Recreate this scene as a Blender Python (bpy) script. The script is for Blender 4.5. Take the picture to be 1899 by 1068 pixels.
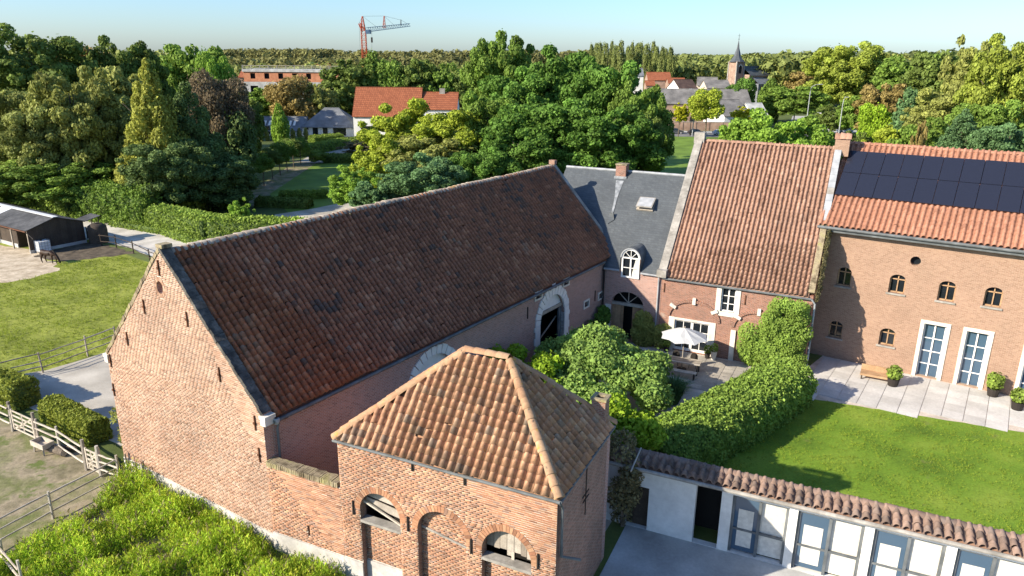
import bpy, bmesh, math, random
import numpy as np
from mathutils import Vector, Matrix
R = random.Random(7)
NR = np.random.default_rng(11)
for o in list(bpy.data.objects): bpy.data.objects.remove(o)
S = bpy.context.scene
C = S.collection

# ---------------------------------------------------------------- camera, sky, sun, exposure
CAM_H, FPX, PITCH, ROLL = 18.0, 1364.57, 0.302984, 0.009
cd = bpy.data.cameras.new('camera'); cam = bpy.data.objects.new('camera', cd); C.objects.link(cam)
cd.sensor_width = 36; cd.lens = FPX / 1899 * 36; cd.clip_end = 6000; cd.clip_start = .2
cam.matrix_world = (Matrix.Translation((0, 0, CAM_H)) @ Matrix.Rotation(math.pi/2 - PITCH, 4, 'X') @ Matrix.Rotation(ROLL, 4, 'Z'))
S.camera = cam
SUN_E = math.radians(27.5); SUN_M = Vector((-.91, -.415)).normalized()
w = bpy.data.worlds.new('World'); S.world = w; w.use_nodes = True
nt = w.node_tree; bg = nt.nodes['Background']
sk = nt.nodes.new('ShaderNodeTexSky'); sk.sky_type = 'NISHITA'; sk.sun_disc = False
sk.sun_elevation = SUN_E; sk.sun_rotation = math.atan2(SUN_M.x, SUN_M.y)
sk.air_density = 1.0; sk.dust_density = 0.8; sk.ozone_density = 6.8; sk.altitude = 0
nt.links.new(sk.outputs[0], bg.inputs[0]); bg.inputs[1].default_value = 0.072
sd = bpy.data.lights.new('sun', 'SUN'); sun = bpy.data.objects.new('sun', sd); C.objects.link(sun)
sd.energy = 3.0; sd.angle = math.radians(.5); sd.color = (1, .89, .72)
sun.rotation_euler = (-Vector((SUN_M.x*math.cos(SUN_E), SUN_M.y*math.cos(SUN_E), math.sin(SUN_E)))).to_track_quat('-Z', 'Y').to_euler()
S.view_settings.view_transform = 'Standard'; S.view_settings.look = 'None'
S.view_settings.exposure = 1.7; S.view_settings.gamma = 1
S.view_settings.use_curve_mapping = False
S.cycles.max_bounces = 6; S.cycles.diffuse_bounces = 4; S.cycles.glossy_bounces = 2; S.cycles.transmission_bounces = 3

ORD = 'first second third fourth fifth sixth seventh eighth ninth tenth eleventh twelfth thirteenth fourteenth fifteenth sixteenth seventeenth'.split()
# ---------------------------------------------------------------- measuring: photograph pixel (1899 x 1068) -> place in the world
def ray(u, v):
    X, Y = u - 949.5, v - 534
    c, s = math.cos(ROLL), math.sin(ROLL)
    X, Y = c*X + s*Y, -s*X + c*Y
    c, s = math.cos(PITCH), math.sin(PITCH)
    d = (X/FPX, 1, -Y/FPX)
    return Vector((d[0], c + d[2]*s, -s + d[2]*c))
def gz(u, v, z=0):
    d = ray(u, v); return Vector((0, 0, CAM_H)) + d*((z - CAM_H)/d.z)
def gy(u, v, y):
    d = ray(u, v); return Vector((0, 0, CAM_H)) + d*(y/d.y)
class Frame:
    def __init__(s, o, a):
        s.o = Vector((o[0], o[1], 0)); s.a = a
        s.X = Vector((math.cos(a), math.sin(a), 0)); s.Y = Vector((-math.sin(a), math.cos(a), 0))
    def W(s, x, y, z=0): return s.o + s.X*x + s.Y*y + Vector((0, 0, z))
    def _hit(s, u, v, n, d0):
        d = ray(u, v); o = Vector((0, 0, CAM_H)) - s.o
        p = o + d*((d0 - o.dot(n))/d.dot(n))
        return p.dot(s.X), p.dot(s.Y), p.z
    def py(s, u, v, y=0):
        x, _, z = s._hit(u, v, s.Y, y); return x, z
    def pxx(s, u, v, x=0):
        _, y, z = s._hit(u, v, s.X, x); return y, z
    def plane(s, u, v, p0, n):       # hit with a local plane (p0, n local)
        nw = s.X*n[0] + s.Y*n[1] + Vector((0, 0, n[2])); pw = s.W(*p0)
        d = ray(u, v); o = Vector((0, 0, CAM_H)); p = o + d*((pw - o).dot(nw)/d.dot(nw)) - s.o
        return Vector((p.dot(s.X), p.dot(s.Y), p.z))

# ---------------------------------------------------------------- materials
MATS = {}
def _n(nt, t, **k):
    n = nt.nodes.new(t)
    for a, b in k.items(): setattr(n, a, b)
    return n
def mat(name, cols, src='noise', nscale=1.0, namt=.25, fscale=None, famt=.0, rough=.85, bump=0, bscale=30, orand=0, trans=0, metal=0,
        spots=None, brick=None, wave=None, spec=.25, vals=None):
    """cols: colour or list (ramp); src: what drives the ramp (noise / tint / brick)"""
    m = bpy.data.materials.new(name); m.use_nodes = True; t = m.node_tree; L = t.links.new
    b = t.nodes['Principled BSDF']; b.inputs['Roughness'].default_value = rough; b.inputs['Metallic'].default_value = metal
    b.inputs['Specular IOR Level'].default_value = spec
    g = _n(t, 'ShaderNodeNewGeometry'); pos = g.outputs['Position']
    if not isinstance(cols[0], (tuple, list)): cols = [cols]
    n1 = _n(t, 'ShaderNodeTexNoise'); n1.inputs['Scale'].default_value = nscale; n1.inputs['Detail'].default_value = 5; L(pos, n1.inputs['Vector'])
    bt = None
    if brick:
        tc = _n(t, 'ShaderNodeTexCoord'); sp = _n(t, 'ShaderNodeSeparateXYZ'); L(tc.outputs['Object'], sp.inputs[0])
        ad = _n(t, 'ShaderNodeMath', operation='ADD'); L(sp.outputs[0], ad.inputs[0]); L(sp.outputs[1], ad.inputs[1])
        cb = _n(t, 'ShaderNodeCombineXYZ'); L(ad.outputs[0], cb.inputs[0]); L(sp.outputs[2], cb.inputs[1])
        bt = _n(t, 'ShaderNodeTexBrick'); L(cb.outputs[0], bt.inputs['Vector'])
        bt.inputs['Scale'].default_value = 1; bt.inputs['Brick Width'].default_value = brick[0]; bt.inputs['Row Height'].default_value = brick[1]
        bt.inputs['Mortar Size'].default_value = brick[2]; bt.inputs['Mortar Smooth'].default_value = .3; bt.inputs['Bias'].default_value = 0
        bt.inputs['Color1'].default_value = (0, 0, 0, 1); bt.inputs['Color2'].default_value = (1, 1, 1, 1); bt.inputs['Mortar'].default_value = (0, 0, 0, 1)
    if len(cols) > 1:
        rp = _n(t, 'ShaderNodeValToRGB'); e = rp.color_ramp.elements
        while len(e) < len(cols): e.new(.5)
        for i, c in enumerate(cols):
            e[i].position = (vals[i] if vals else i/(len(cols)-1)); e[i].color = (*c, 1)
        if src == 'tint':
            at = _n(t, 'ShaderNodeAttribute'); at.attribute_name = 'tint'; drv = at.outputs['Fac']
            if orand:
                oi = _n(t, 'ShaderNodeObjectInfo'); mm = _n(t, 'ShaderNodeMath', operation='MULTIPLY_ADD'); L(oi.outputs['Random'], mm.inputs[0])
                mm.inputs[1].default_value = orand; mm.inputs[2].default_value = -orand/2
                a2 = _n(t, 'ShaderNodeMath', operation='ADD'); L(drv, a2.inputs[0]); L(mm.outputs[0], a2.inputs[1]); drv = a2.outputs[0]
        elif src == 'brick': drv = bt.outputs['Color']
        else:
            mr = _n(t, 'ShaderNodeMapRange'); mr.inputs[1].default_value = .3; mr.inputs[2].default_value = .7; L(n1.outputs['Fac'], mr.inputs[0]); drv = mr.outputs[0]
        L(drv, rp.inputs[0]); col = rp.outputs[0]
    else:
        rgb = _n(t, 'ShaderNodeRGB'); rgb.outputs[0].default_value = (*cols[0], 1); col = rgb.outputs[0]
    def vary(col, noise, amt):
        hs = _n(t, 'ShaderNodeHueSaturation'); mr = _n(t, 'ShaderNodeMapRange')
        mr.inputs[1].default_value = .3; mr.inputs[2].default_value = .7; mr.inputs[3].default_value = 1 - amt; mr.inputs[4].default_value = 1 + amt
        L(noise, mr.inputs[0]); L(mr.outputs[0], hs.inputs['Value']); L(col, hs.inputs['Color']); return hs.outputs[0]
    if namt: col = vary(col, n1.outputs['Fac'], namt)
    if fscale:
        n3 = _n(t, 'ShaderNodeTexNoise'); n3.inputs['Scale'].default_value = fscale; n3.inputs['Detail'].default_value = 6; n3.inputs['Roughness'].default_value = .7; L(pos, n3.inputs['Vector'])
        col = vary(col, n3.outputs['Fac'], famt)
    if brick and len(brick) > 3:
        mx = _n(t, 'ShaderNodeMix', data_type='RGBA'); L(bt.outputs['Fac'], mx.inputs[0]); L(col, mx.inputs[6]); mx.inputs[7].default_value = (*brick[3], 1); col = mx.outputs[2]
    for sp_ in (spots or []):
        sc_, th, fe, sc = sp_
        n4 = _n(t, 'ShaderNodeTexNoise'); n4.inputs['Scale'].default_value = sc; n4.inputs['Detail'].default_value = 6; n4.inputs['Roughness'].default_value = .65; L(pos, n4.inputs['Vector'])
        mr = _n(t, 'ShaderNodeMapRange'); mr.inputs[1].default_value = th; mr.inputs[2].default_value = th + fe; L(n4.outputs['Fac'], mr.inputs[0])
        mx = _n(t, 'ShaderNodeMix', data_type='RGBA'); L(mr.outputs[0], mx.inputs[0]); L(col, mx.inputs[6]); mx.inputs[7].default_value = (*sc_, 1); col = mx.outputs[2]
    L(col, b.inputs['Base Color'])
    bo = None
    if bump or bt:
        bp = _n(t, 'ShaderNodeBump'); bp.inputs['Distance'].default_value = .02; bp.inputs['Strength'].default_value = bump or .4
        if bt:
            iv = _n(t, 'ShaderNodeMath', operation='SUBTRACT'); iv.inputs[0].default_value = 1; L(bt.outputs['Fac'], iv.inputs[1]); L(iv.outputs[0], bp.inputs['Height'])
        else:
            nb = _n(t, 'ShaderNodeTexNoise'); nb.inputs['Scale'].default_value = bscale; nb.inputs['Detail'].default_value = 4; L(pos, nb.inputs['Vector']); L(nb.outputs['Fac'], bp.inputs['Height'])
        L(bp.outputs[0], b.inputs['Normal'])
    if trans:
        tr = _n(t, 'ShaderNodeBsdfTranslucent'); L(col, tr.inputs[0]); mx = _n(t, 'ShaderNodeMixShader'); mx.inputs[0].default_value = trans
        L(b.outputs[0], mx.inputs[1]); L(tr.outputs[0], mx.inputs[2]); L(mx.outputs[0], t.nodes['Material Output'].inputs[0])
    MATS[name] = m; return m
def glassmat(name, col, rough=.06):
    m = bpy.data.materials.new(name); m.use_nodes = True; b = m.node_tree.nodes['Principled BSDF']
    b.inputs['Base Color'].default_value = (*col, 1); b.inputs['Roughness'].default_value = rough; b.inputs['Specular IOR Level'].default_value = .7
    MATS[name] = m; return m
def rgb(r, g, b):
    f = lambda c: (c/255/12.92 if c/255 <= .04045 else ((c/255 + .055)/1.055)**2.4)
    return (f(r), f(g), f(b))

# ---------------------------------------------------------------- mesh helpers
def np_mesh(name, V, F, tint=None, smooth=False):
    V = np.asarray(V, dtype=np.float32); F = np.asarray(F, dtype=np.int32); n, k = F.shape
    me = bpy.data.meshes.new(name); me.vertices.add(len(V)); me.vertices.foreach_set('co', V.ravel())
    me.loops.add(n*k); me.loops.foreach_set('vertex_index', F.ravel())
    me.polygons.add(n); me.polygons.foreach_set('loop_start', np.arange(0, n*k, k, dtype=np.int32))
    if smooth: me.polygons.foreach_set('use_smooth', np.ones(n, dtype=bool))
    me.update(calc_edges=True)
    if tint is not None:
        a = me.attributes.new('tint', 'FLOAT', 'FACE'); a.data.foreach_set('value', np.asarray(tint, dtype=np.float32))
    return me
def addobj(name, data, parent=None, m=None, kind=None):
    o = bpy.data.objects.new(name, data); C.objects.link(o)
    if parent: o.parent = parent
    if m is not None and data is not None and not data.materials: data.materials.append(MATS[m] if isinstance(m, str) else m)
    if kind: o['kind'] = kind
    return o
def thing(name, label, cat, loc=(0, 0, 0), rz=0, group=None):
    o = bpy.data.objects.new(name, None); C.objects.link(o); o.location = loc; o.rotation_euler = (0, 0, rz)
    o['label'] = label; o['category'] = cat
    if group: o['group'] = group
    o.empty_display_size = .2
    return o
def tag(o, label, cat, group=None):
    o['label'] = label; o['category'] = cat
    if group: o['group'] = group
    return o
class MB:
    def __init__(s): s.v = []; s.f = []; s.t = []
    def add(s, V, F, tint=0.5):
        n = len(s.v); s.v += [tuple(p) for p in V]; s.f += [tuple(i + n for i in f) for f in F]; s.t += [tint]*len(F); return s
    def box(s, c, d, rz=0, ax=None, tint=.5, taper=1.0):
        c = Vector(c); hx, hy, hz = d[0]/2, d[1]/2, d[2]/2
        if ax is None: ax = (Vector((math.cos(rz), math.sin(rz), 0)), Vector((-math.sin(rz), math.cos(rz), 0)), Vector((0, 0, 1)))
        V = []
        for z in (-1, 1):
            k = taper if z > 0 else 1
            for x, y in ((-1, -1), (1, -1), (1, 1), (-1, 1)): V.append(c + ax[0]*(x*hx*k) + ax[1]*(y*hy*k) + ax[2]*(z*hz))
        return s.add(V, [(0, 3, 2, 1), (4, 5, 6, 7), (0, 1, 5, 4), (1, 2, 6, 5), (2, 3, 7, 6), (3, 0, 4, 7)], tint)
    def bx(s, x0, x1, y0, y1, z0, z1, tint=.5):
        return s.box(((x0+x1)/2, (y0+y1)/2, (z0+z1)/2), (x1-x0, y1-y0, z1-z0), tint=tint)
    def beam(s, p, q, wd, ht, up=(0, 0, 1), tint=.5):
        p, q = Vector(p), Vector(q); d = q - p; L = d.length; d.normalize(); up = Vector(up)
        sx = d.cross(up)
        if sx.length < 1e-4: sx = d.cross(Vector((1, 0, 0)))
        sx.normalize(); u = sx.cross(d)
        return s.box((p+q)/2, (L, wd, ht), ax=(d, sx, u), tint=tint)
    def tube(s, pts, r, n=8, cap=True, tint=.5):
        pts = [Vector(p) for p in pts]; rr = r if isinstance(r, (list, tuple)) else [r]*len(pts)
        V = []; F = []
        for i, p in enumerate(pts):
            d = (pts[min(i+1, len(pts)-1)] - pts[max(i-1, 0)]).normalized()
            a = d.cross(Vector((0, 0, 1)) if abs(d.z) < .95 else Vector((1, 0, 0))).normalized(); b = a.cross(d)
            for k in range(n):
                t = 2*math.pi*k/n; V.append(p + (a*math.cos(t) + b*math.sin(t))*rr[i])
        for i in range(len(pts)-1):
            for k in range(n): F.append((i*n+k, i*n+(k+1) % n, (i+1)*n+(k+1) % n, (i+1)*n+k))
        if cap: F.append(tuple(range(n))[::-1]); F.append(tuple((len(pts)-1)*n+k for k in range(n)))
        return s.add(V, F, tint)
    def prism(s, poly, y0, y1, axis='y', tint=.5):
        """polygon of (a, z) extruded along axis y (a = x) or x (a = y) or z (poly = x, y)"""
        P = (lambda a, z, d: (a, d, z)) if axis == 'y' else ((lambda a, z, d: (d, a, z)) if axis == 'x' else (lambda a, z, d: (a, z, d)))
        n = len(poly); V = [P(a, z, y0) for a, z in poly] + [P(a, z, y1) for a, z in poly]
        F = [tuple(range(n)), tuple(range(2*n-1, n-1, -1))] + [(i, i+n, (i+1) % n + n, (i+1) % n) for i in range(n)]
        return s.add(V, F, tint)
    def lathe(s, prof, c=(0, 0, 0), n=16, tint=.5):
        V = []; F = []
        for r, z in prof:
            for k in range(n): t = 2*math.pi*k/n; V.append((c[0]+r*math.cos(t), c[1]+r*math.sin(t), c[2]+z))
        for i in range(len(prof)-1):
            for k in range(n): F.append((i*n+k, i*n+(k+1) % n, (i+1)*n+(k+1) % n, (i+1)*n+k))
        return s.add(V, F, tint)
    def mesh(s, name, smooth=False):
        me = bpy.data.meshes.new(name); me.from_pydata(s.v, [], s.f); me.validate(); me.update()
        if len(me.polygons) == len(s.t):
            a = me.attributes.new('tint', 'FLOAT', 'FACE'); a.data.foreach_set('value', s.t)
        if smooth: me.polygons.foreach_set('use_smooth', [True]*len(me.polygons))
        return me
    def build(s, name, m, parent=None, kind=None, smooth=False, recalc=True):
        me = s.mesh(name, smooth)
        if recalc:
            bm = bmesh.new(); bm.from_mesh(me); bmesh.ops.recalc_face_normals(bm, faces=bm.faces); bm.to_mesh(me); bm.free()
        return addobj(name, me, parent, m, kind)
def arc(cx, cz, r, a0, a1, n, rz=None):
    rz = rz or r
    return [(cx + r*math.cos(a0 + (a1-a0)*i/n), cz + rz*math.sin(a0 + (a1-a0)*i/n)) for i in range(n+1)]
def wall_sheet(outer, holes, depth, axis='y', off=0.0):
    """front skin with holes + reveals going back `depth`; polygons are (a, z)"""
    bm = bmesh.new()
    P = (lambda a, z, d: (a, d, z)) if axis == 'y' else (lambda a, z, d: (d, a, z))
    ed = []
    for poly in [outer] + holes:
        vs = [bm.verts.new(P(a, z, off)) for a, z in poly]
        for i in range(len(vs)): ed.append(bm.edges.new((vs[i], vs[(i+1) % len(vs)])))
    bmesh.ops.triangle_fill(bm, use_beauty=True, use_dissolve=False, edges=ed)
    front = list(bm.faces); sgn = 1 if depth > 0 else -1
    for poly in [outer] + holes:
        n = len(poly)
        a = [bm.verts.new(P(x, z, off)) for x, z in poly]; b = [bm.verts.new(P(x, z, off + depth)) for x, z in poly]
        for i in range(n): bm.faces.new((a[i], a[(i+1) % n], b[(i+1) % n], b[i])).material_index = 1
    bmesh.ops.remove_doubles(bm, verts=bm.verts, dist=1e-5)
    want = P(0, 0, -sgn)
    for f in front:
        if f.is_valid and f.normal.dot(Vector(want)) < 0: f.normal_flip()
    me = bpy.data.meshes.new('wall'); bm.to_mesh(me); bm.free(); return me
def wall(name, me, parent, m, reveal=None):
    o = addobj(name, me, parent, m); me.materials.append(MATS[reveal or m]); return o
def inpoly(x, y, poly):
    c = False; j = len(poly)-1
    for i in range(len(poly)):
        xi, yi = poly[i]; xj, yj = poly[j]
        if (yi > y) != (yj > y) and x < (xj-xi)*(y-yi)/(yj-yi)+xi: c = not c
        j = i
    return c

# ---- pieces: many small alike pieces, the largest ones in view as objects, the rest joined
def scatter(name, stuff_name, parent, P, X, Y, Z, V0, F0, tints, m, nobj, scales=None, nvar=12):
    """P (N,3) local origins with axes X,Y,Z (N,3); V0/F0 one piece in its own axes"""
    N = len(P)
    if N == 0: return
    V0 = np.asarray(V0, float); F0 = np.asarray(F0, int); P, X, Y, Z = [np.asarray(a, float) for a in (P, X, Y, Z)]; tints = np.asarray(tints, float)
    sc = np.ones((N, 3)) if scales is None else np.asarray(scales, float)
    M = parent.matrix_basis
    pw = P @ np.array(M.to_3x3()).T + np.array(M.translation)
    dist = np.linalg.norm(pw - np.array([0, 0, CAM_H]), axis=1); order = np.argsort(dist)
    pick = order[:nobj] if N > nobj else order
    rest = order[nobj:] if N > nobj else np.array([], int)
    qt = np.linspace(0, 1, nvar); var = []
    for q in qt:
        me = np_mesh(name, V0, F0, np.full(len(F0), q)); me.materials.append(MATS[m]); var.append(me)
    for i in pick:
        k = int(round(min(1, max(0, tints[i]))*(nvar-1)))
        o = bpy.data.objects.new(name, var[k]); C.objects.link(o); o.parent = parent
        a, b, c = X[i]*sc[i, 0], Y[i]*sc[i, 1], Z[i]*sc[i, 2]; p = P[i]
        o.matrix_basis = Matrix(((a[0], b[0], c[0], p[0]), (a[1], b[1], c[1], p[1]), (a[2], b[2], c[2], p[2]), (0, 0, 0, 1)))
    if len(rest):
        r = rest; nv = len(V0)
        V = P[r][:, None] + V0[None, :, 0:1]*(X[r]*sc[r, 0:1])[:, None] + V0[None, :, 1:2]*(Y[r]*sc[r, 1:2])[:, None] + V0[None, :, 2:3]*(Z[r]*sc[r, 2:3])[:, None]
        F = F0[None] + (np.arange(len(r))*nv)[:, None, None]
        me = np_mesh(stuff_name, V.reshape(-1, 3), F.reshape(-1, F0.shape[1]), np.repeat(tints[r], len(F0)))
        addobj(stuff_name, me, parent, m, 'stuff')

_prof = [(0, .0), (.07, .42), (.2, .86), (.38, 1.0), (.54, .84), (.66, .40), (.73, .04), (1, .0)]
def tile_piece(h=.15, lip=.022, tilt=.018):
    V = []; n = len(_prof)
    for s_, z in _prof: V.append((s_, -.08, z*h + tilt))
    for s_, z in _prof: V.append((s_, 1.0, z*h))
    for s_, z in _prof: V.append((s_, -.08, z*h + tilt - lip))
    F = [(i, i+1, n+i+1, n+i) for i in range(n-1)] + [(2*n+i, 2*n+i+1, i+1, i) for i in range(n-1)] + [(0, n, 2*n, 2*n)][:0]
    return V, F
TV, TF = tile_piece()
def tile_roof(parent, o, ex, es, width, length, tw, tl, inside, m, nobj, jit=.012, tintf=None, name='roof_tile', lift=.03, collect=None, sag=0.0):
    """o = eave start, ex along eave, es up the slope (unit, local)"""
    o, ex, es = Vector(o), Vector(ex).normalized(), Vector(es).normalized(); nn = ex.cross(es).normalized()
    if nn.z < 0: nn = -nn
    P = []; X = []; Y = []; Z = []; T = []; SC = []
    nc = int(width/tw); nr = int(length/tl)
    cj = [R.gauss(0, jit*.25) for _ in range(nc+2)]
    for c in range(nc+1):
        for r in range(nr+1):
            a, b = c*tw, r*tl
            if not inside(a + tw/2, b + tl/2): continue
            da = R.gauss(0, jit*.7) + cj[c]; db = R.gauss(0, jit*.9) - (R.uniform(.03, .09) if R.random() < .015 else 0); rot = R.gauss(0, .011)
            x2 = (ex + es*rot).normalized(); y2 = (es - ex*rot).normalized()
            k = R.gauss(0, .008); y2 = (y2 + nn*k).normalized(); n2 = x2.cross(y2)
            if n2.z < 0: n2 = -n2
            P.append(o + ex*(a+da) + es*(b+db) + nn*(lift + abs(R.gauss(0, .006)) + sag*(math.sin(a*.55)*math.sin(math.pi*min(1, b/length)) + .5*math.sin(a*1.37+b)) - sag*.6*math.sin(math.pi*min(1, b/length)))); X.append(x2); Y.append(y2); Z.append(n2)
            T.append(tintf(a/width, b/length) if tintf else R.random()); SC.append((tw*1.03, tl, 1))
    if collect is not None:
        collect.append((P, X, Y, Z, T, SC)); return
    scatter(name, 'roof_tile_field', parent, P, X, Y, Z, TV, TF, T, m, nobj, SC)
def scatter_collected(col, parent, m, nobj, name='roof_tile', stuff='roof_tile_field'):
    A = [sum((c[k] for c in col), []) for k in range(6)]
    scatter(name, stuff, parent, A[0], A[1], A[2], A[3], TV, TF, A[4], m, nobj, A[5])

BV = [(-.5, 0, -.5), (.5, 0, -.5), (.5, 0, .5), (-.5, 0, .5), (-.5, 1, -.5), (.5, 1, -.5), (.5, 1, .5), (-.5, 1, .5)]
BF = [(4, 5, 6, 7), (0, 1, 5, 4), (1, 2, 6, 5), (2, 3, 7, 6), (3, 0, 4, 7)]
def brick_field(o, es, nrm, z0, z1, segs, proud=.012, bl=.22, bh=.077, gap=.02, tintf=None):
    """rows of bricks on a vertical wall: local origin o, direction es, outward normal nrm; segs(z) = runs [(a, b)] to fill in that row"""
    o, es, nrm = Vector(o), Vector(es).normalized(), Vector(nrm).normalized(); up = Vector((0, 0, 1))
    P = []; X = []; Y = []; Z = []; T = []; SC = []
    z = z0; row = 0
    while z + bh <= z1 + 1e-6:
        row += 1; off = bl*((.0, .5)[row % 2] + R.uniform(-.16, .16))
        for s0, s1 in segs(z + bh/2):
            s = s0 - off % bl
            while s < s1:
                L = bl
                a, b = max(s, s0), min(s + L, s1); s += L
                if b - a < .035: continue
                c = (a+b)/2; zc = z + bh/2
                P.append(o + es*c + up*(zc + R.gauss(0, .0015))); X.append(es); Y.append(nrm); Z.append(up)
                T.append(tintf(c, zc) if tintf else R.random()); SC.append((b-a-.006, max(.003, proud + R.gauss(0, .003)), bh-gap))
        z += bh
    return P, X, Y, Z, T, SC
def minus(runs, a, b):
    out = []
    for p, q in runs:
        if b <= p or a >= q: out.append((p, q)); continue
        if a > p: out.append((p, a))
        if b < q: out.append((b, q))
    return out
def ell_cut(z, cx, cz, rx, rz):
    t = 1-((z-cz)/rz)**2
    return (cx-rx*math.sqrt(t), cx+rx*math.sqrt(t)) if t > 0 else None
def bricks(parent, fields, m, nobj, name='brick'):
    A = [sum((c[k] for c in fields), []) for k in range(6)]
    scatter(name, 'brick_field', parent, A[0], A[1], A[2], A[3], BV, BF, A[4], m, nobj, A[5])
def voussoirs(parent, cx, cz, r0, r1, a0, a1, n, P, nrm, m, name='arch_brick', proud=.03, rz=1.0, tint=None):
    """ring of wedge bricks; P(a, z, d) -> local point"""
    vs = []
    for i in range(n):
        t0 = a0 + (a1-a0)*(i+.06)/n; t1 = a0 + (a1-a0)*(i+.94)/n
        q = [(cx + r*math.cos(t), cz + r*rz*math.sin(t)) for r, t in ((r0, t0), (r1, t0), (r1, t1), (r0, t1))]
        b = MB(); V = [P(x, z, -.05) for x, z in q] + [P(x, z, proud + R.uniform(-.006, .006)) for x, z in q]
        b.add(V, [(0, 3, 2, 1), (4, 5, 6, 7), (0, 1, 5, 4), (1, 2, 6, 5), (2, 3, 7, 6), (3, 0, 4, 7)], tint if tint is not None else R.random())
        vs.append(b.build(name, m, parent))
    return vs
def cap_row(parent, p0, p1, r, ln, m, name='ridge_tile', tintf=None, lift=.02, seg=6):
    p0, p1 = Vector(p0), Vector(p1); d = p1 - p0; L = d.length; d.normalize(); n = max(1, round(L/ln)); ln = L/n
    sx = d.cross(Vector((0, 0, 1))).normalized(); up = sx.cross(d)
    V0 = []; 
    for y, k in ((-.04, 1.12), (1.0, .94)):
        for i in range(seg+1): t = math.pi*i/seg; V0.append((math.cos(t)*k, y, math.sin(t)*k*.8))
    for i in range(seg+1): t = math.pi*i/seg; V0.append((math.cos(t)*.9, -.04, math.sin(t)*.9*.8))
    F0 = [(i, i+1, seg+2+i, seg+1+i) for i in range(seg)] + [(2*seg+2+i, 2*seg+3+i, i+1, i) for i in range(seg)]
    P = [p0 + d*(i*ln) + up*(lift + R.gauss(0, .008) + .02*math.sin(i*.31) + .012*math.sin(i*.9)) for i in range(n)]
    X = [(sx + d*R.gauss(0, .03)).normalized() for i in range(n)]
    scatter(name, name+'_field', parent, P, X, [d]*n, [up]*n, V0, F0, [tintf(i/n) if tintf else R.random() for i in range(n)], m, 300, [(r, ln, r)]*n)
def sheet(name, pts, z, m, kind='structure', parent=None, sub=0, jit=0):
    """flat ground sheet with a slightly ragged outline"""
    P = []
    n = len(pts)
    for i in range(n):
        a, b = Vector(pts[i][:2]), Vector(pts[(i+1) % n][:2]); L = (b-a).length; k = max(1, int(L/sub)) if sub else 1
        nrm = Vector((-(b-a).y, (b-a).x))/max(L, 1e-6)
        for j in range(k): P.append(a + (b-a)*(j/k) + nrm*(R.gauss(0, jit) if j else 0))
    bm = bmesh.new(); vs = [bm.verts.new((p.x, p.y, z)) for p in P]
    ed = [bm.edges.new((vs[i], vs[(i+1) % len(vs)])) for i in range(len(vs))]
    bmesh.ops.triangle_fill(bm, use_beauty=True, use_dissolve=False, edges=ed)
    for f in bm.faces:
        if f.normal.z < 0: f.normal_flip()
    me = bpy.data.meshes.new(name); bm.to_mesh(me); bm.free()
    return addobj(name, me, parent, m, kind)
# ---------------------------------------------------------------- materials of the place
mat('brick_hip', [(0.194,0.097,0.060),(0.296,0.142,0.080),(0.370,0.192,0.109),(0.325,0.150,0.088),(0.427,0.251,0.146),(0.245,0.146,0.106)], 'tint', .4, .2, 14, .22, bump=.25, bscale=60)
mat('brick_gable', [(0.228,0.131,0.085),(0.314,0.182,0.120),(0.382,0.234,0.157),(0.342,0.188,0.122),(0.433,0.291,0.205),(0.296,0.194,0.142)], 'tint', .35, .22, 14, .2, bump=.25, bscale=60, spots=[((.42,.34,.27), .60, .14, .45), ((.16,.105,.08), .64, .12, .8)])
mat('mortar', [(0.440,0.374,0.308),(0.594,0.517,0.440)], 'noise', 1.2, .12, 18, .2)
mat('mortar_pale', [(0.462,0.402,0.336),(0.605,0.533,0.457)], 'noise', 1.0, .12, 18, .15)
mat('brick_far', [(.17,.075,.05),(.25,.10,.065),(.32,.14,.09),(.22,.10,.08)], 'brick', .6, .18, 12, .2, brick=(.205,.066,.010,(.34,.27,.22)), spots=[((.36,.29,.24), .62, .1, .8)])
mat('brick_court', [(.24,.115,.085),(.35,.165,.115),(.41,.21,.155),(.32,.18,.145)], 'brick', .5, .15, 12, .2, brick=(.205,.066,.012,(.44,.37,.34)))
mat('brick_old', [(.17,.08,.055),(.26,.12,.08),(.30,.16,.11)], 'brick', .9, .3, 9, .3, brick=(.205,.066,.012,(.3,.25,.2)))
mat('brick_soft', [(.25,.145,.098),(.30,.18,.125),(.335,.21,.145)], 'brick', .5, .12, 8, .15, brick=(.205,.066,.010,(.36,.27,.20)))
mat('tile_hip', [(.18,.13,.095),(.30,.175,.11),(.40,.23,.135),(.35,.185,.11),(.47,.29,.175),(.28,.205,.15)], 'tint', 1.2, .15, 9, .25, rough=.8, spots=[((.42,.24,.04), .66, .05, 4.5), ((.09,.075,.055), .66, .09, 2.6)])
mat('tile_barn', [(0.104,0.074,0.063),(0.167,0.088,0.059),(0.270,0.117,0.067),(0.225,0.097,0.058),(0.324,0.142,0.081),(0.378,0.189,0.113),(0.225,0.144,0.104)], 'tint', .35, .12, 8, .22, rough=.85, spots=[((.10,.085,.07), .68, .12, 1.6)])
mat('tile_house', [(.20,.115,.08),(.27,.155,.108),(.33,.20,.143),(.29,.17,.118),(.38,.245,.18)], 'tint', .5, .15, 9, .2, rough=.8, spots=[((.13,.08,.06), .64, .1, 1.3)])
mat('tile_orange', [(.25,.12,.078),(.32,.155,.10),(.37,.185,.125)], 'tint', .5, .12, 6, .15, rough=.8)
mat('cap_lichen', [(.32,.21,.13),(.39,.24,.14),(.36,.20,.115),(.42,.28,.17)], 'tint', 1.5, .15, 10, .22, spots=[((.44,.25,.05), .60, .06, 3.2), ((.12,.10,.07), .62, .06, 5)])
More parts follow.
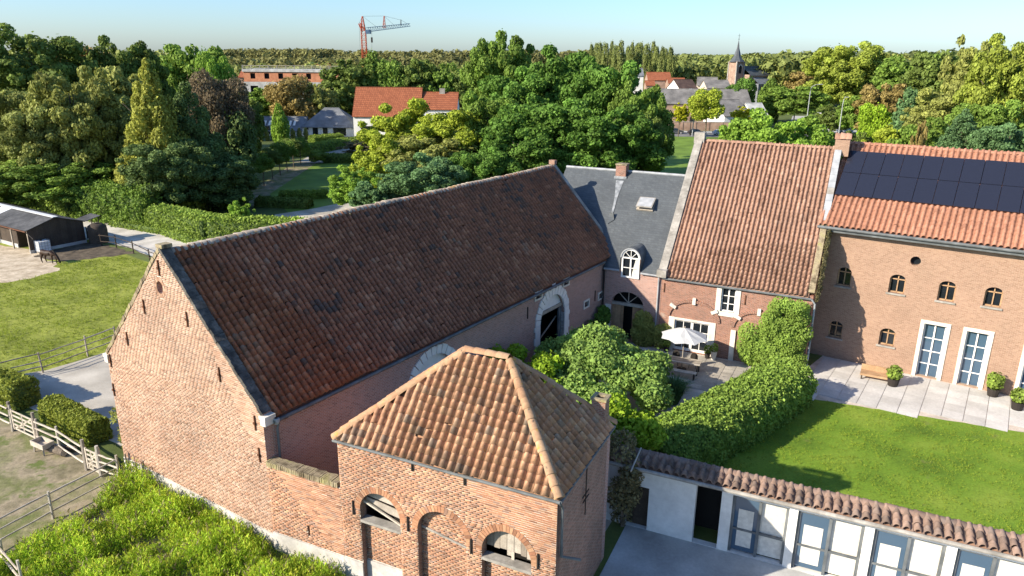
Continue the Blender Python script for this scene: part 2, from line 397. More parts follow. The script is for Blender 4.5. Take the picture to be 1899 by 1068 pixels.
mat('cap_mortar', [(.32,.27,.21),(.38,.33,.27),(.28,.22,.17)], 'tint', 1.5, .2, 10, .25, spots=[((.40,.22,.05), .62, .06, 1.4), ((.13,.11,.08), .6, .08, 4)])
mat('tile_worn', [(.13,.095,.078),(.20,.135,.105),(.24,.165,.13),(.17,.13,.11)], 'tint', 1, .15, 9, .2)
mat('coping_shaded', [(.05,.048,.045),(.12,.11,.095)], 'noise', 2.5, .3, 14, .35, bump=.5, bscale=18)
mat('coping_moss', [(.13,.10,.06),(.28,.23,.15),(.20,.18,.08)], 'noise', 2.5, .3, 14, .35, bump=.5, bscale=18)
mat('stone_white', [(.55,.51,.44),(.68,.64,.57)], 'noise', 1.5, .1, 10, .12)
mat('stone_grey', [(.23,.215,.19),(.33,.31,.28)], 'noise', 1.5, .15, 8, .2)
mat('plinth', [(.40,.38,.35),(.54,.52,.49)], 'noise', .8, .12, 6, .15, spots=[((.28,.27,.22), .60, .12, 1.6)])
mat('zinc', [(.09,.10,.105),(.14,.15,.155)], 'noise', 2, .15, rough=.6)
mat('zinc_light', [(.27,.285,.30),(.36,.37,.385)], 'noise', 2, .12, rough=.6)
mat('lead', [(.15,.165,.18),(.34,.355,.37)], 'noise', 3, .2, rough=.55, metal=.1)
mat('slate', [(.064,.073,.081),(.073,.083,.091),(.083,.093,.10)], 'brick', .6, .12, 8, .15, rough=.55, brick=(.24,.125,.006,(.04,.045,.05)), spec=.4)
mat('slate_far', [(.13,.14,.155),(.19,.20,.215)], 'noise', .6, .12, 4, .12, rough=.6)
mat('iron', (.03,.025,.022), rough=.7, namt=.2)
mat('rust', [(.08,.035,.02),(.14,.06,.03)], 'noise', 6, .2)
mat('wood_grey', [(.20,.17,.14),(.33,.29,.24),(.42,.38,.33)], 'tint', 3, .2, 25, .25, bump=.3, bscale=20)
mat('wood_pale', [(.36,.31,.25),(.48,.43,.36)], 'tint', 3, .2, 25, .2)
mat('wood_gate', [(.28,.17,.095),(.38,.24,.135),(.33,.20,.115)], 'tint', 2, .2, 15, .25)
mat('wood_dark', [(.035,.026,.02),(.06,.045,.034),(.05,.04,.03)], 'tint', 1.5, .25, 12, .25)
mat('white_paint', (.72,.71,.68), namt=.06, nscale=3, rough=.5)
mat('white_wall', [(.62,.61,.58),(.74,.73,.70)], 'noise', .5, .06, 4, .08, spots=[((.42,.41,.37), .62, .14, .9)])
mat('unlit_interior', (.012,.011,.010), namt=0)  # near-black, the darkness inside openings put into the colour
glassmat('glass', (.012,.016,.02)); glassmat('glass_blue', (.05,.09,.14)); glassmat('panel', (.018,.02,.032), .16)
mat('curtain', (.55,.53,.48), namt=.15, nscale=6)
mat('canvas', (.62,.62,.61), namt=.06, nscale=3, trans=.25)
# grounds
GR = dict(bump=.6, bscale=9)
mat('ground', [(.06,.085,.02),(.09,.12,.03),(.11,.13,.04)], 'noise', .05, .2, 1.2, .25, **GR)
mat('pasture', [(.17,.20,.028),(.225,.255,.038),(.255,.27,.052)], 'noise', .28, .14, 2.6, .34, bump=1, bscale=5, spots=[((.15,.13,.055), .66, .09, .55), ((.10,.13,.022), .64, .08, 1.7)])
mat('paddock', [(.17,.15,.085),(.30,.25,.17),(.13,.14,.05),(.27,.23,.15)], 'noise', .42, .15, 4, .3, bump=.8, bscale=7, spots=[((.11,.14,.035), .55, .08, .8)])
mat('sand', [(.40,.32,.22),(.52,.44,.33)], 'noise', 1.2, .15, 4, .25, bump=.8, bscale=6)
mat('dirt', [(.07,.055,.04),(.12,.095,.065)], 'noise', 1.5, .25, 5, .3, bump=.8, bscale=6)
mat('gravel', [(.34,.31,.26),(.46,.43,.37)], 'noise', .5, .12, 22, .25, bump=.5, bscale=40, spots=[((.24,.23,.15), .66, .1, .6)])
mat('track', [(.44,.41,.36),(.54,.51,.46)], 'noise', .8, .1, 12, .12)
mat('lawn', [(.09,.165,.014),(.13,.22,.018),(.17,.235,.028)], 'noise', .35, .14, 9, .25, bump=.6, bscale=20, spots=[((.17,.17,.06), .62, .12, .5)])
mat('lawn_park', [(.105,.175,.02),(.145,.23,.03)], 'noise', .3, .15, 7, .2, bump=.6, bscale=20)
mat('field', [(.10,.14,.03),(.16,.19,.06),(.2,.2,.09)], 'noise', .03, .12, .6, .15)
mat('paving', [(.30,.27,.23),(.38,.35,.30),(.34,.31,.27)], 'tint', 1.2, .15, 8, .2)
mat('patio', [(.46,.44,.41),(.56,.54,.51)], 'tint', .8, .12, 8, .12)
mat('concrete', [(.34,.34,.33),(.46,.46,.44)], 'noise', .6, .12, 8, .12, spots=[((.24,.235,.22), .58, .12, .5), ((.16,.17,.12), .68, .06, 1.4)])
mat('road', [(.16,.155,.15),(.2,.195,.19)], 'noise', .3, .1, 6, .12)

# ---------------------------------------------------------------- ground
def circ(r, n=64): return [(r*math.cos(2*math.pi*i/n), 600 + r*math.sin(2*math.pi*i/n)) for i in range(n)]
sheet('ground', circ(4500), 0.0, 'ground')
g2 = lambda *ps: [gz(u, v).xy for u, v in ps]
sheet('pasture', [(-75,40),(-29.6,38.6),(-27.8,40.1),(-25.2,43.9),(-17,57),(-33,64.4),(-40.4,70.2),(-44,73.5),(-75,76)], .004, 'pasture', sub=2, jit=.12)
sheet('sand_patch', [(-75,45),(-52,50.5),(-44,55.5),(-41,58.5),(-39.4,61.5),(-40.8,63.5),(-42.5,64.7),(-44,68),(-62,74),(-80,70)], .009, 'sand', sub=.8, jit=.28)
sheet('mud_patch', [(-44.6,66.2),(-40.8,64.3),(-37.0,66.6),(-35.6,67.4),(-38.6,69.6),(-41.6,71.6),(-43.5,71.5)], .013, 'dirt', sub=.5, jit=.15)
sheet('track', [(-46.5,72.5),(-42.5,72.8),(-37.5,69.6),(-31.5,64.4),(-23,57.5),(-17,51),(-21,62),(-29,70.5),(-37,76.5),(-45,80.5),(-52,84),(-56,82)], .012, 'track', sub=1.2, jit=.07)
sheet('gravel_yard', [(-17.3,29.9),(-19.2,31.8),(-24.6,34.9),(-29.5,37.4),(-45,44),(-44,47.5),(-29.8,39.1),(-27.7,40.3),(-25,44.1),(-15,58),(-6,57),(-8,50)], .008, 'gravel', sub=.7, jit=.06)
sheet('paddock', [(-17.2,28.5),(-18.7,29.8),(-25.2,33.6),(-45,42),(-60,30),(-36,10),(-22,14),(-12,20),(-10.5,24)], .008, 'paddock', sub=.7, jit=.1)
# courtyard
sheet('courtyard_paving', [(-8,24.6),(-6,22.8),(3.2,23.9),(4.4,26.3),(8.4,30.5),(16.2,38.6),(17.1,41.2),(9.6,44.9),(5.6,46.7)], .006, 'gravel')
sheet('terrace_bed', [(7.4,40.0),(11.2,37.6),(16.9,41.0),(9.6,44.9),(8.2,45.5)], .010, 'mortar')
FT = Frame((9.575, 44.967), -.465)
# terrace flags, each a piece of its own
tp = bpy.data.objects['terrace_bed']
x = -.4
flag = []
while x < 8.2:
    y = -6.6
    while y < -.35:
        sx, sy = .62, .62
        p = FT.W(x+sx/2, y+sy/2)
        if inpoly(p.x, p.y, [(7.6,40.1),(11.2,37.9),(16.6,41.0),(9.6,44.7),(8.3,45.3)]):
            flag.append((p, sx, sy))
        y += .63
    x += .63
A = [[], [], [], [], [], []]
for p, sx, sy in flag:
    A[0].append((p.x, p.y, .012)); A[1].append(FT.X); A[2].append((0, 0, 1)); A[3].append(FT.Y); A[4].append(R.random()); A[5].append((.6, .03 + R.uniform(-.004, .004), .6))
scatter('paving_slab', 'paving_field', tp, A[0], A[1], A[2], A[3], BV, BF, A[4], 'paving', 300, A[5])
# right hand garden
sheet('lawn', [(6.5,28.5),(14.2,36.9),(16.6,37.4),(33,31.0),(33,20),(22,20.6),(5.5,27.2)], .016, 'lawn', sub=.4, jit=.03)
sheet('patio_bed', [(14.0,37.2),(16.6,37.3),(33,30.9),(36,33.2),(20.2,44.0),(17.4,40.8)], .010, 'mortar')
FX = Frame((20.0, 43.6), -.598)
A = [[], [], [], [], [], []]
x = -2.0
while x < 13.5:
    y = -7.2
    while y < -.5:
        p = FX.W(x+.5, y+.5)
        if inpoly(p.x, p.y, [(15.0,37.8),(16.8,37.6),(32.6,31.3),(34.5,33),(20,43.3),(17.9,41)]):
            A[0].append((p.x, p.y, .012)); A[1].append(FX.X); A[2].append((0, 0, 1)); A[3].append(FX.Y); A[4].append(R.random()); A[5].append((.97, .03, .97))
        y += 1.0
    x += 1.0
scatter('paving_slab', 'paving_field', bpy.data.objects['patio_bed'], A[0], A[1], A[2], A[3], BV, BF, A[4], 'patio', 300, A[5])
sheet('forecourt', [(1.6,18.8),(3.8,23.6),(4.8,25.8),(20,18.8),(14,6),(6,8)], .012, 'concrete')
# park behind the barn
sheet('park_lawn', g2((500,360),(586,303),(700,301),(760,330),(700,420),(560,420)), .009, 'lawn_park')
sheet('park_strip', g2((440,372),(550,298),(600,302),(500,362),(470,385)), .007, 'paddock', sub=2, jit=.1)
sheet('park_path', g2((555,300),(600,272),(650,268),(690,262),(690,275),(640,282),(600,302),(585,303)), .012, 'gravel', sub=2, jit=.15)
sheet('park_path_front', g2((575,388),(640,375),(700,380),(640,405),(560,415),(500,412),(510,398)), .013, 'gravel', sub=2, jit=.1)
# green field behind the slate roof, road and yards by the village
sheet('meadow', g2((1180,330),(1225,250),(1420,252),(1640,262),(1760,300),(1300,340)), .008, 'lawn_park')
road_l = [gz(1180,249).xy, gz(1700,262).xy]; 
sheet('road', [gz(1150,251).xy, gz(1720,262).xy, gz(1720,255).xy, gz(1150,244).xy], .02, 'road')
sheet('road_verge', [gz(1150,244).xy, gz(1560,251.5).xy, gz(1560,248.5).xy, gz(1150,241.5).xy], .12, 'concrete')
sheet('yard', g2((1460,240),(1470,215),(1530,215),(1580,222),(1600,246),(1520,247)), .03, 'concrete')
sheet('far_field', g2((1250,160),(1260,148),(1420,152),(1440,165)), .03, 'field')

# ---------------------------------------------------------------- the long barn
FB = Frame((-8.961, 23.937), .991); BW, BL, BE, BR_ = 10.24, 29.35, 5.44, 10.8
barn = thing('barn', 'long brick barn with huge dark brown tiled roof and round-holed gable', 'barn', FB.o, FB.a)
RV = Vector((0, BW/2, BR_-BE)); SL = RV.length; RU = RV/SL
def gab(z0, k): return [(0, 0), (BW, 0), (BW, BE+k), (BW/2, BR_+k*1.2), (0, BE+k)]
oc = FB.pxx(297, 533)
go = gab(0, .22)
wall('gable_wall', wall_sheet(go, [arc(oc[0], oc[1], .2, 0, 2*math.pi*11/12, 11, .27)], .4, 'x'), barn, 'mortar_pale', 'brick_court')
MB().bx(.38, .42, oc[0]-.4, oc[0]+.4, oc[1]-.5, oc[1]+.5).build('oculus', 'unlit_interior', barn)
voussoirs(barn, oc[0], oc[1], .2, .33, 0, 2*math.pi, 18, lambda a, z, d: (-d, a, z), None, 'brick_gable', 'oculus_brick', .02, 1.3)
def sg(z):
    d = max(0, (z - BE - .12)*(BW/2)/(BR_-BE)); runs = [(d, BW-d)]; e_ = ell_cut(z, oc[0], oc[1], .335, .45)
    return minus(runs, *e_) if e_ else runs
fb = brick_field((0, 0, 0), (0, 1, 0), (-1, 0, 0), .62, BR_+.1, sg, tintf=lambda s, z: min(1, max(0, R.gauss(.45, .28))))
bricks(barn, [fb], 'brick_gable', 300)
MB().bx(-.05, .02, .02, BW-.02, 0, .6).build('plinth', 'plinth', barn)
for q in [(295,496),(268,568),(348,592),(237,628),(206,668),(408,694),(212,722),(474,784),(482,843)]:
    y_, z_ = FB.pxx(*q); b = MB(); b.bx(-.06, -.02, y_-.025, y_+.025, z_-.3, z_+.3); b.bx(-.09, -.06, y_-.05, y_+.05, z_-.04, z_+.04); b.build('wall_anchor', 'rust', barn)
# copings along the near gable, one stone at a time
nst = 26
for side in (0, 1):
    for i in range(nst):
        t0, t1 = i/nst, (i+.97)/nst
        y0 = (lambda t: (BW/2*t if side == 0 else BW - BW/2*t))
        zz = lambda t: BE + .22 + (BR_-BE+.05)*t
        b = MB(); b.beam((.17+R.uniform(-.02,.02), y0(t0), zz(t0)), (.17+R.uniform(-.02,.02), y0(t1), zz(t1)), .42, .15)
        b.build('coping_stone', 'coping_shaded' if side == 0 else 'coping_moss', barn)  # right slope gets darker stones, its shade put into the colour
for y_, s in ((-.05, 1), (BW+.05, -1)):
    b = MB(); b.bx(-.06, .36, y_-.13, y_+.13, BE-.22, BE+.02); b.bx(-.08, .4, y_-.17, y_+.17, BE+.02, BE+.16); b.build('kneeler_stone', 'stone_white', barn)
MB().bx(-.02, .42, BW/2-.2, BW/2+.2, BR_+.28, BR_+.42).build('apex_stone', 'coping_moss', barn)
# walls on the yard side
a2l, a2r, a2t = 19.32, 22.2, 4.75; a1l, a1r, a1t = 8.05, 11.3, 4.72
def arch_hole(l, r, top, z0, spring): return [(r, z0)] + arc((l+r)/2, spring, (r-l)/2, 0, math.pi, 14, top-spring) + [(l, z0)]
H1 = arch_hole(a1l, a1r, a1t, 0.01, 3.0); H2 = arch_hole(a2l, a2r, a2t, 0.01, 3.2)
wins = [(18.8,19.4,4.93,5.3), (22.0,22.6,4.93,5.3), (24.82,25.38,2.75,3.1), (26.84,27.4,2.78,3.14)]
hw = [[(x1, z0), (x1, z1), (x0, z1), (x0, z0)] for x0, x1, z0, z1 in wins]
wall('yard_wall', wall_sheet([(.4, 0), (BL-.3, 0), (BL-.3, BE), (.4, BE)], [H1, H2]+hw, .45, 'y'), barn, 'brick_court')
b = MB(); b.bx(.4, BL-.3, BW-.4, BW, 0, BE); b.prism(gab(0, .22), BL-.32, BL, 'x'); b.build('rear_wall', 'brick_old', barn)
MB().bx(1, BL-1, 1.6, 1.7, 0, BE-.1).build('inner_dark', 'unlit_interior', barn)
for (l, r, t, sp, wdt) in ((a1l, a1r, a1t, 3.0, .42), (a2l, a2r, a2t, 3.2, .5)):
    n = 15; cx = (l+r)/2; hw_ = (r-l)/2; rzz = (t-sp)/hw_
    for i in range(n):
        k = 1.10 if i % 2 else 1.0
        voussoirs(barn, cx, sp, hw_, hw_+wdt*k*(1.25 if i == n//2 else 1), math.pi*i/n, math.pi*(i+1)/n, 1, lambda a, z, d: (a, -d, z), None, 'white_paint', 'arch_stone', .06, (t+wdt*.8-sp)/(hw_+wdt)*.5+rzz*.5)
    zc = 0
    i = 0
    while zc < sp:
        hh = min(.42, sp-zc); k = .1 if i % 2 else 0
        MB().bx(l-wdt-k, l, -.06, .3, zc+.005, zc+hh-.005).build('jamb_stone', 'white_paint', barn)
        MB().bx(r, r+wdt+k, -.06, .3, zc+.005, zc+hh-.005).build('jamb_stone', 'white_paint', barn); zc += hh; i += 1
# lunettes above the lintels
for (l, r, t, sp, lz) in ((a1l, a1r, a1t, 3.0, 3.55), (a2l, a2r, a2t, 3.2, 3.85)):
    cx = (l+r)/2; hw_ = (r-l)/2
    P_ = [p for p in arc(cx, sp, hw_, 0, math.pi, 20, t-sp) if p[1] > lz]
    P_ = [(cx + hw_*math.sqrt(max(0, 1-((lz-sp)/(t-sp))**2)), lz)] + P_ + [(cx - hw_*math.sqrt(max(0, 1-((lz-sp)/(t-sp))**2)), lz)]
    MB().prism(P_, .2, .3, 'y').build('lunette_panel', 'white_paint', barn)
    MB().bx(l+.03, r-.03, .12, .36, lz-.2, lz-.002).build('lintel', 'wood_grey', barn)
MB().bx(a1l, a1r, .3, .36, 0, 3.34).build('plank_door', 'wood_dark', barn)
MB().beam((a2l+.1, .5, 1.6), (a2r-.1, .5, 2.9), .05, .08).build('door_brace', 'wood_grey', barn)
MB().bx(a2r-.3, a2r-.02, .2, .3, 0, 3.6).build('open_door', 'zinc', barn)
for x0, x1, z0, z1 in wins:
    b = MB(); tt = .11
    b.bx(x0-tt, x0, -.05, .1, z0-tt, z1+tt); b.bx(x1, x1+tt, -.05, .1, z0-tt, z1+tt); b.bx(x0, x1, -.05, .1, z0-tt, z0); b.bx(x0, x1, -.05, .1, z1, z1+tt)
    f_ = b.build('small_window', 'stone_white', barn); MB().bx(x0, x1, .2, .24, z0, z1).build('pane', 'glass', f_)
for q in [(978,580),(1103,548)]:
    x_, z_ = FB.py(*q); MB().bx(x_-.03, x_+.03, -.05, -.005, z_-.35, z_+.35).build('wall_anchor', 'iron', barn)
b = MB(); x = 1.0
while x < BL-.6: b.bx(x, x+.09, -.16, 0, BE-.32, BE-.2); x += .62
b.build('eave_corbels', 'brick_court', barn)
# roof: boards, tiles, ridge, gutter
b = MB()
for s in (0, 1):
    y0 = (-.1 if s == 0 else BW+.1); ze = BE - .1*(BR_-BE)/(BW/2)
    b.add([(.4, y0, ze-.08), (BL-.33, y0, ze-.08), (BL-.33, BW/2, BR_-.08), (.4, BW/2, BR_-.08)], [(0, 1, 2, 3)])
b.build('roof_boards', 'tile_barn', barn)
patch = [(R.random(), R.random(), R.uniform(.02, .07), R.gauss(0, .16)) for _ in range(60)]
def tb(s, t):
    v = R.gauss(.46, .16) + (.18 if R.random() < .06 else 0)
    for px_, pt, pr, pa in patch:
        if ((s-px_)*2.4)**2 + ((t-pt))**2 < pr*pr*2: v += pa
    if s > .62 and t > .35: v -= .10
    return min(1, max(0, v))
OV = .1
tile_roof(barn, (.45, -OV*RU.y, BE - OV*RU.z + .02), (1, 0, 0), RU, BL-.9, SL+OV-.1, .28, .27, lambda a, b: True, 'tile_barn', 300, jit=.018, tintf=tb, sag=.035, lift=.06)
cap_row(barn, (.42, BW/2, BR_+.02), (BL-.35, BW/2, BR_+.02), .2, .42, 'cap_mortar', tintf=lambda t: R.random())
b = MB(); ze = BE - .14; 
b.tube([(.3, -.2, ze-.02), (BL-2.2, -.2, ze-.02)], .075, 8); b.build('gutter', 'zinc', barn)
b = MB(); b.tube([(.55, -.2, ze), (.5, -.12, ze-.4), (.5, -.12, 3.0), (.5, -.12, .2)], .05, 8); b.build('downpipe', 'zinc', barn)
b = MB(); b.lathe([(.07, -.1), (.12, 0), (.12, .12), (.07, .14)], (.42, -.2, ze-.05), 8); b.build('gutter_outlet', 'zinc_light', barn)
# far verge with its pale flashing
for i in range(16):
    t0, t1 = i/16, (i+.98)/16
    b = MB(); b.beam((BL-.12, BW/2*t0, BE+.18+(BR_-BE+.06)*t0), (BL-.12, BW/2*t1, BE+.18+(BR_-BE+.06)*t1), .3, .1); b.build('verge_flashing', 'stone_grey', barn)
MB().prism([(.1,BE-.9),(BW/2,BR_-.75),(BW/2,BR_+.12),(.1,BE+.1)], BL+.004, BL+.03, 'x').build('lead_apron', 'lead', barn)
b = MB(); b.bx(BL-.32, BL+.02, BW/2-.22, BW/2+.22, BR_+.22, BR_+.5); b.build('apex_block', 'brick_old', barn)

# ---------------------------------------------------------------- low linking wall
FH = Frame((-5.927, 22.419), -.439)
lw = thing('garden_wall', 'low brick wall with mossy brick coping between barn and small house', 'wall', FH.o, FH.a)
lx0, lx1, lz = -3.34, -.01, 3.62
slot = [(-1.64,1.15),(-1.54,1.15),(-1.54,1.62),(-1.64,1.62)]
wall('wall', wall_sheet([(lx0, 0), (lx1, 0), (lx1, lz), (lx0, lz)], [slot], .38, 'y'), lw, 'mortar', 'brick_old')
MB().bx(lx0, lx1, .36, .4, 0, lz-.02).build('wall_back', 'brick_old', lw)
bricks(lw, [brick_field((0,0,0), (1,0,0), (0,-1,0), .82, lz, lambda z: minus([(lx0, lx1)], -1.64, -1.54) if 1.15 < z < 1.62 else [(lx0, lx1)], tintf=lambda s, z: min(1, max(0, R.gauss(.5, .3))))], 'brick_hip', 300)
MB().bx(lx0, lx1, -.05, .02, 0, .8).build('plinth', 'plinth', lw)
i = 0; x = lx0
while x < lx1-.08:
    b = MB(); b.box((x+.04, .18, lz+.09+R.uniform(-.012,.012)), (.07, .46+R.uniform(-.03,.03), .2), ax=(Vector((1,R.gauss(0,.02),0)), Vector((0,1,0)), Vector((0,R.gauss(0,.03),1)))); b.build('coping_brick', 'coping_moss', lw); x += .088

# ---------------------------------------------------------------- the small hipped house in front
HL, HW, HE, HR_ = 8.11, 5.07, 5.62, 8.46; HI1, HI2 = 3.62, 2.82
hip = thing('coach_house', 'small brick coach house with orange hipped tile roof and three round arches', 'house', FH.o, FH.a)
AR = [(.80, 2.46, 3.84, 3.0, 2.6), (3.14, 5.0, 3.85, 2.92, None), (5.56, 7.3, 3.85, 2.92, 2.66)]   # left, right, crown, spring, sill
holes = [arch_hole(l, r, t, .012, sp) for l, r, t, sp, si in AR]
wall('front_wall', wall_sheet([(0,0),(HL,0),(HL,HE),(0,HE)], holes, .34, 'y'), hip, 'mortar', 'brick_old')
b = MB(); b.bx(0, .34, .34, HW, 0, HE); b.bx(0, HL, HW-.34, HW-.002, 0, HE); b.build('side_wall', 'brick_court', hip)
b = MB(); b.bx(HL-.34, HL, .002, HW-.36, 0, HE); b.build('end_wall', 'brick_old', hip)
def sh_(z):
    runs = [(0, HL)]
    for l, r, t, sp, si in AR:
        rw = .235; cx = (l+r)/2; ho = (r-l)/2
        if z < sp: runs = minus(runs, l, r)
        else:
            e_ = ell_cut(z, cx, sp, ho+rw, t-sp+rw)
            if e_: runs = minus(runs, *e_)
    return runs
th = lambda s, z: min(1, max(0, R.gauss(.5, .3)))
flds = [brick_field((0,0,0), (1,0,0), (0,-1,0), .84, HE-.02, sh_, tintf=th)]
for l, r, t, sp, si in AR:
    top = si if si else t
    cx = (l+r)/2; ho = (r-l)/2
    def sn(z, l=l, r=r, sp=sp, t=t, cx=cx, ho=ho):
        if z < sp: return [(l, r)]
        e_ = ell_cut(z, cx, sp, ho, t-sp); return [e_] if e_ else []
    flds.append(brick_field((0,.26,0), (1,0,0), (0,-1,0), .84, top-(.0 if si is None else .1), sn, tintf=th))
    if si: MB().bx(l, r, .262, .33, 0, si-.1).build('niche_wall', 'mortar', hip)
    else: MB().prism(holes[1], .262, .33, 'y').build('niche_wall', 'mortar', hip)
    n = 26
    voussoirs(hip, cx, sp, ho, ho+.23, 0, math.pi, n, lambda a, z, d: (a, -d, z), None, 'brick_hip', 'arch_brick', .02, (t-sp)/ho)
bricks(hip, flds, 'brick_hip', 300)
# plinth split round the niches
xs = 0
for l, r, *_ in AR: 
    MB().bx(xs, l, -.05, .02, 0, .8).build('plinth', 'plinth', hip); MB().bx(l+.002, r-.002, .2, .28, 0, .8).build('plinth', 'plinth', hip); xs = r
MB().bx(xs, HL, -.05, .02, 0, .8).build('plinth', 'plinth', hip)
for l, r, t, sp, si in AR:
    if si: MB().bx(l, r, -.02, .34, si-.1, si).build('sill', 'stone_grey', hip)
    if si: MB().bx(l-.1, r+.1, .9, .94, si-.4, t+.1).build('opening_dark', 'unlit_interior', hip)
# broken boards in the left arch
l, r, t, sp, si = AR[0]
for (p, q, wd, tn) in (((l+.02,.30,3.22),(r-.03,.36,2.95),.30,.6), ((l+.05,.34,3.52),(r-.05,.4,3.30),.24,.85), ((l+.3,.42,3.70),(r-.2,.45,3.55),.2,.4)):
    MB().beam(p, q, .03, wd, tint=tn).build('board', 'wood_grey', hip)
MB().beam((l+.02,.16,3.28),(r-.02,.2,2.66), .06, .06, tint=.9).build('board', 'wood_pale', hip)
# upright boards in the right arch
l, r, t, sp, si = AR[2]; x = l+.04; cx = (l+r)/2; ho = (r-l)/2; i = 0
while x < r-.08:
    wd = min(R.uniform(.2, .27), r-.03-x); xm = x+wd/2; zt = sp + (t-sp)*math.sqrt(max(0, 1-((xm-cx)/ho)**2))
    zb = 2.92 + R.uniform(-.07, .06) - (.1 if i == 3 else 0)
    if zt > zb+.1: MB().box((xm, .3+R.uniform(-.01,.01), (zt+zb)/2), (wd-.015, .03, zt-zb), tint=R.random()).build('board', 'wood_grey', hip)
    x += wd; i += 1
MB().bx(cx+.05, cx+.15, .28, .31, 2.66, 2.95).build('board', 'wood_pale', hip)
b = MB(); x, z = 3.14, 2.86
bk = MB(); bk.beam((3.16,.235,2.93),(4.98,.235,2.60), .06, .07); bk.build('ledge', 'stone_grey', hip)
for q in [(765,858),(862,884),(656,940),(757,970),(874,1012),(998,1040)]:
    x_, z_ = FH.py(*q); b = MB(); b.bx(x_-.022, x_+.022, -.07, -.02, z_-.28, z_+.28); b.build('wall_anchor', 'iron', hip)
# roof
e0 = .06
HY = HW/2
ridge0, ridge1 = Vector((HI1, HY, HR_)), Vector((HL-HI2, HY, HR_))
zf = HE - e0*(HR_-HE)/HY
cor = [Vector((-e0, -e0, zf)), Vector((HL+e0, -e0, zf)), Vector((HL+e0, HW+e0, zf)), Vector((-e0, HW+e0, zf))]
dn = Vector((0, 0, -.05))
b = MB(); b.add([c+dn for c in cor]+[ridge0+dn, ridge1+dn], [(0,1,5,4), (1,2,5), (2,3,4,5), (3,0,4)]); b.build('roof_boards', 'tile_hip', hip)
col = []
def hiproof(a, bb, r0, r1, tw=.295, tl=.275):
    ex = (bb-a).normalized(); Lh = (bb-a).length
    t = (r0-a); up = t - ex*t.dot(ex); es = up.normalized(); SLh = up.length
    x0 = (r0-a).dot(ex); x1 = (r1-a).dot(ex)
    def ins(s, q): return x0*q/SLh - .02 < s < Lh - (Lh-x1)*q/SLh + .02 and q < SLh
    tile_roof(hip, a, ex, es, Lh, SLh, tw, tl, ins, 'tile_hip', 300, jit=.014, tintf=lambda s, q: min(1, max(0, R.gauss(.55, .24) - (.1 if q < .12 else 0))), collect=col, lift=.03, sag=.012)
hiproof(cor[0], cor[1], ridge0, ridge1); hiproof(cor[1], cor[2], ridge1, ridge1); hiproof(cor[3], cor[0], ridge0, ridge0)
scatter_collected(col, hip, 'tile_hip', 300)
for p, q, in ((cor[0], ridge0), (cor[1], ridge1), (cor[2], ridge1), (ridge0, ridge1)):
    cap_row(hip, p+Vector((0,0,.03)), q+Vector((0,0,.03)), .16, .38, 'cap_lichen', 'hip_tile', lift=.05)
gz_ = zf - .02
b = MB(); b.tube([(-e0-.05, -e0-.04, gz_-.03), (HL+e0+.06, -e0-.04, gz_-.05)], .055, 8); b.build('gutter', 'zinc', hip)
b = MB(); b.tube([(HL+e0+.06, -e0-.04, gz_-.05), (HL+e0+.06, HW+e0, gz_-.03)], .055, 8); b.build('gutter', 'zinc', hip)
b = MB(); b.tube([(HL+e0+.05, -e0, gz_-.1), (HL+.1, .15, gz_-.4), (HL+.1, .2, 3.4), (HL+.5, .8, 3.0)], .05, 8); b.build('downpipe', 'zinc', hip)
b = MB(); b.tube([(HL+.1, 2.3, gz_-.05), (HL+.1, 2.3, 3.6)], .02, 6); b.beam((HL+.1, 2.0, 4.4), (HL+.1, 2.6, 4.4), .03, .03); b.beam((HL+.1, 2.05, 4.2), (HL+.1, 2.6, 4.2), .03, .03); b.build('aerial_bracket', 'iron', hip)
# chimney on the end slope
pc = FH.plane(1112, 775, (HL+e0, 0, zf), ((HR_-HE)/ (HI2+e0) , 0, 1)); 
ch = MB(); ch.bx(pc.x-.25, pc.x+.25, pc.y-.22, pc.y+.25, pc.z-.5, pc.z+.75); cho = ch.build('chimney', 'brick_old', hip)
b = MB(); b.bx(pc.x-.29, pc.x-.14, pc.y-.26, pc.y+.29, pc.z+.75, pc.z+.84); b.bx(pc.x+.14, pc.x+.29, pc.y-.26, pc.y+.29, pc.z+.75, pc.z+.84); b.bx(pc.x-.14, pc.x+.14, pc.y-.26, pc.y-.13, pc.z+.75, pc.z+.84); b.bx(pc.x-.14, pc.x+.14, pc.y+.14, pc.y+.29, pc.z+.75, pc.z+.84); b.build('chimney_cap', 'coping_moss', cho)
MB().bx(pc.x-.12, pc.x+.12, pc.y-.12, pc.y+.12, pc.z+.752, pc.z+.76).build('flue', 'unlit_interior', cho)  # black plate on the stack, darkness of the flue painted
MB().beam((pc.x-.27,pc.y-.27,pc.z-.02+.3),(pc.x+.27,pc.y-.27,pc.z-.3), .04, .22).build('flashing', 'lead', cho)
# ---------------------------------------------------------------- slate-roofed link building
link = thing('link_building', 'brick link building with dark slate roof, arched dormer and wooden gate', 'building', FT.o, FT.a)
LE = 4.98; tnS = math.tan(math.radians(42)); LRY = 6.0; LRZ = LE + LRY*tnS
gl, gr_, gtop, gspr = -3.30, -1.12, 3.42, 2.55
GH = arch_hole(gl, gr_, gtop, .012, gspr)
d0, d1, dz0, dsp = -2.72, -1.52, 4.42, 5.75
fo = [(-3.93, 0), (-.02, 0), (-.02, LE), (d1+.02, LE), (d1+.02, dz0-.02), (d0-.02, dz0-.02), (d0-.02, LE), (-3.93, LE)]
wall('front_wall', wall_sheet(fo, [GH], .4, 'y'), link, 'brick_court')
MB().bx(gl-.2, gr_+.2, .9, 1.0, 0, 3.6).build('gateway_dark', 'unlit_interior', link)
MB().prism([(-.2,0),(-9.2,0),(-9.2,LE),(-.2,LE)], 11.6, 12, 'y').build('rear_wall', 'brick_old', link)
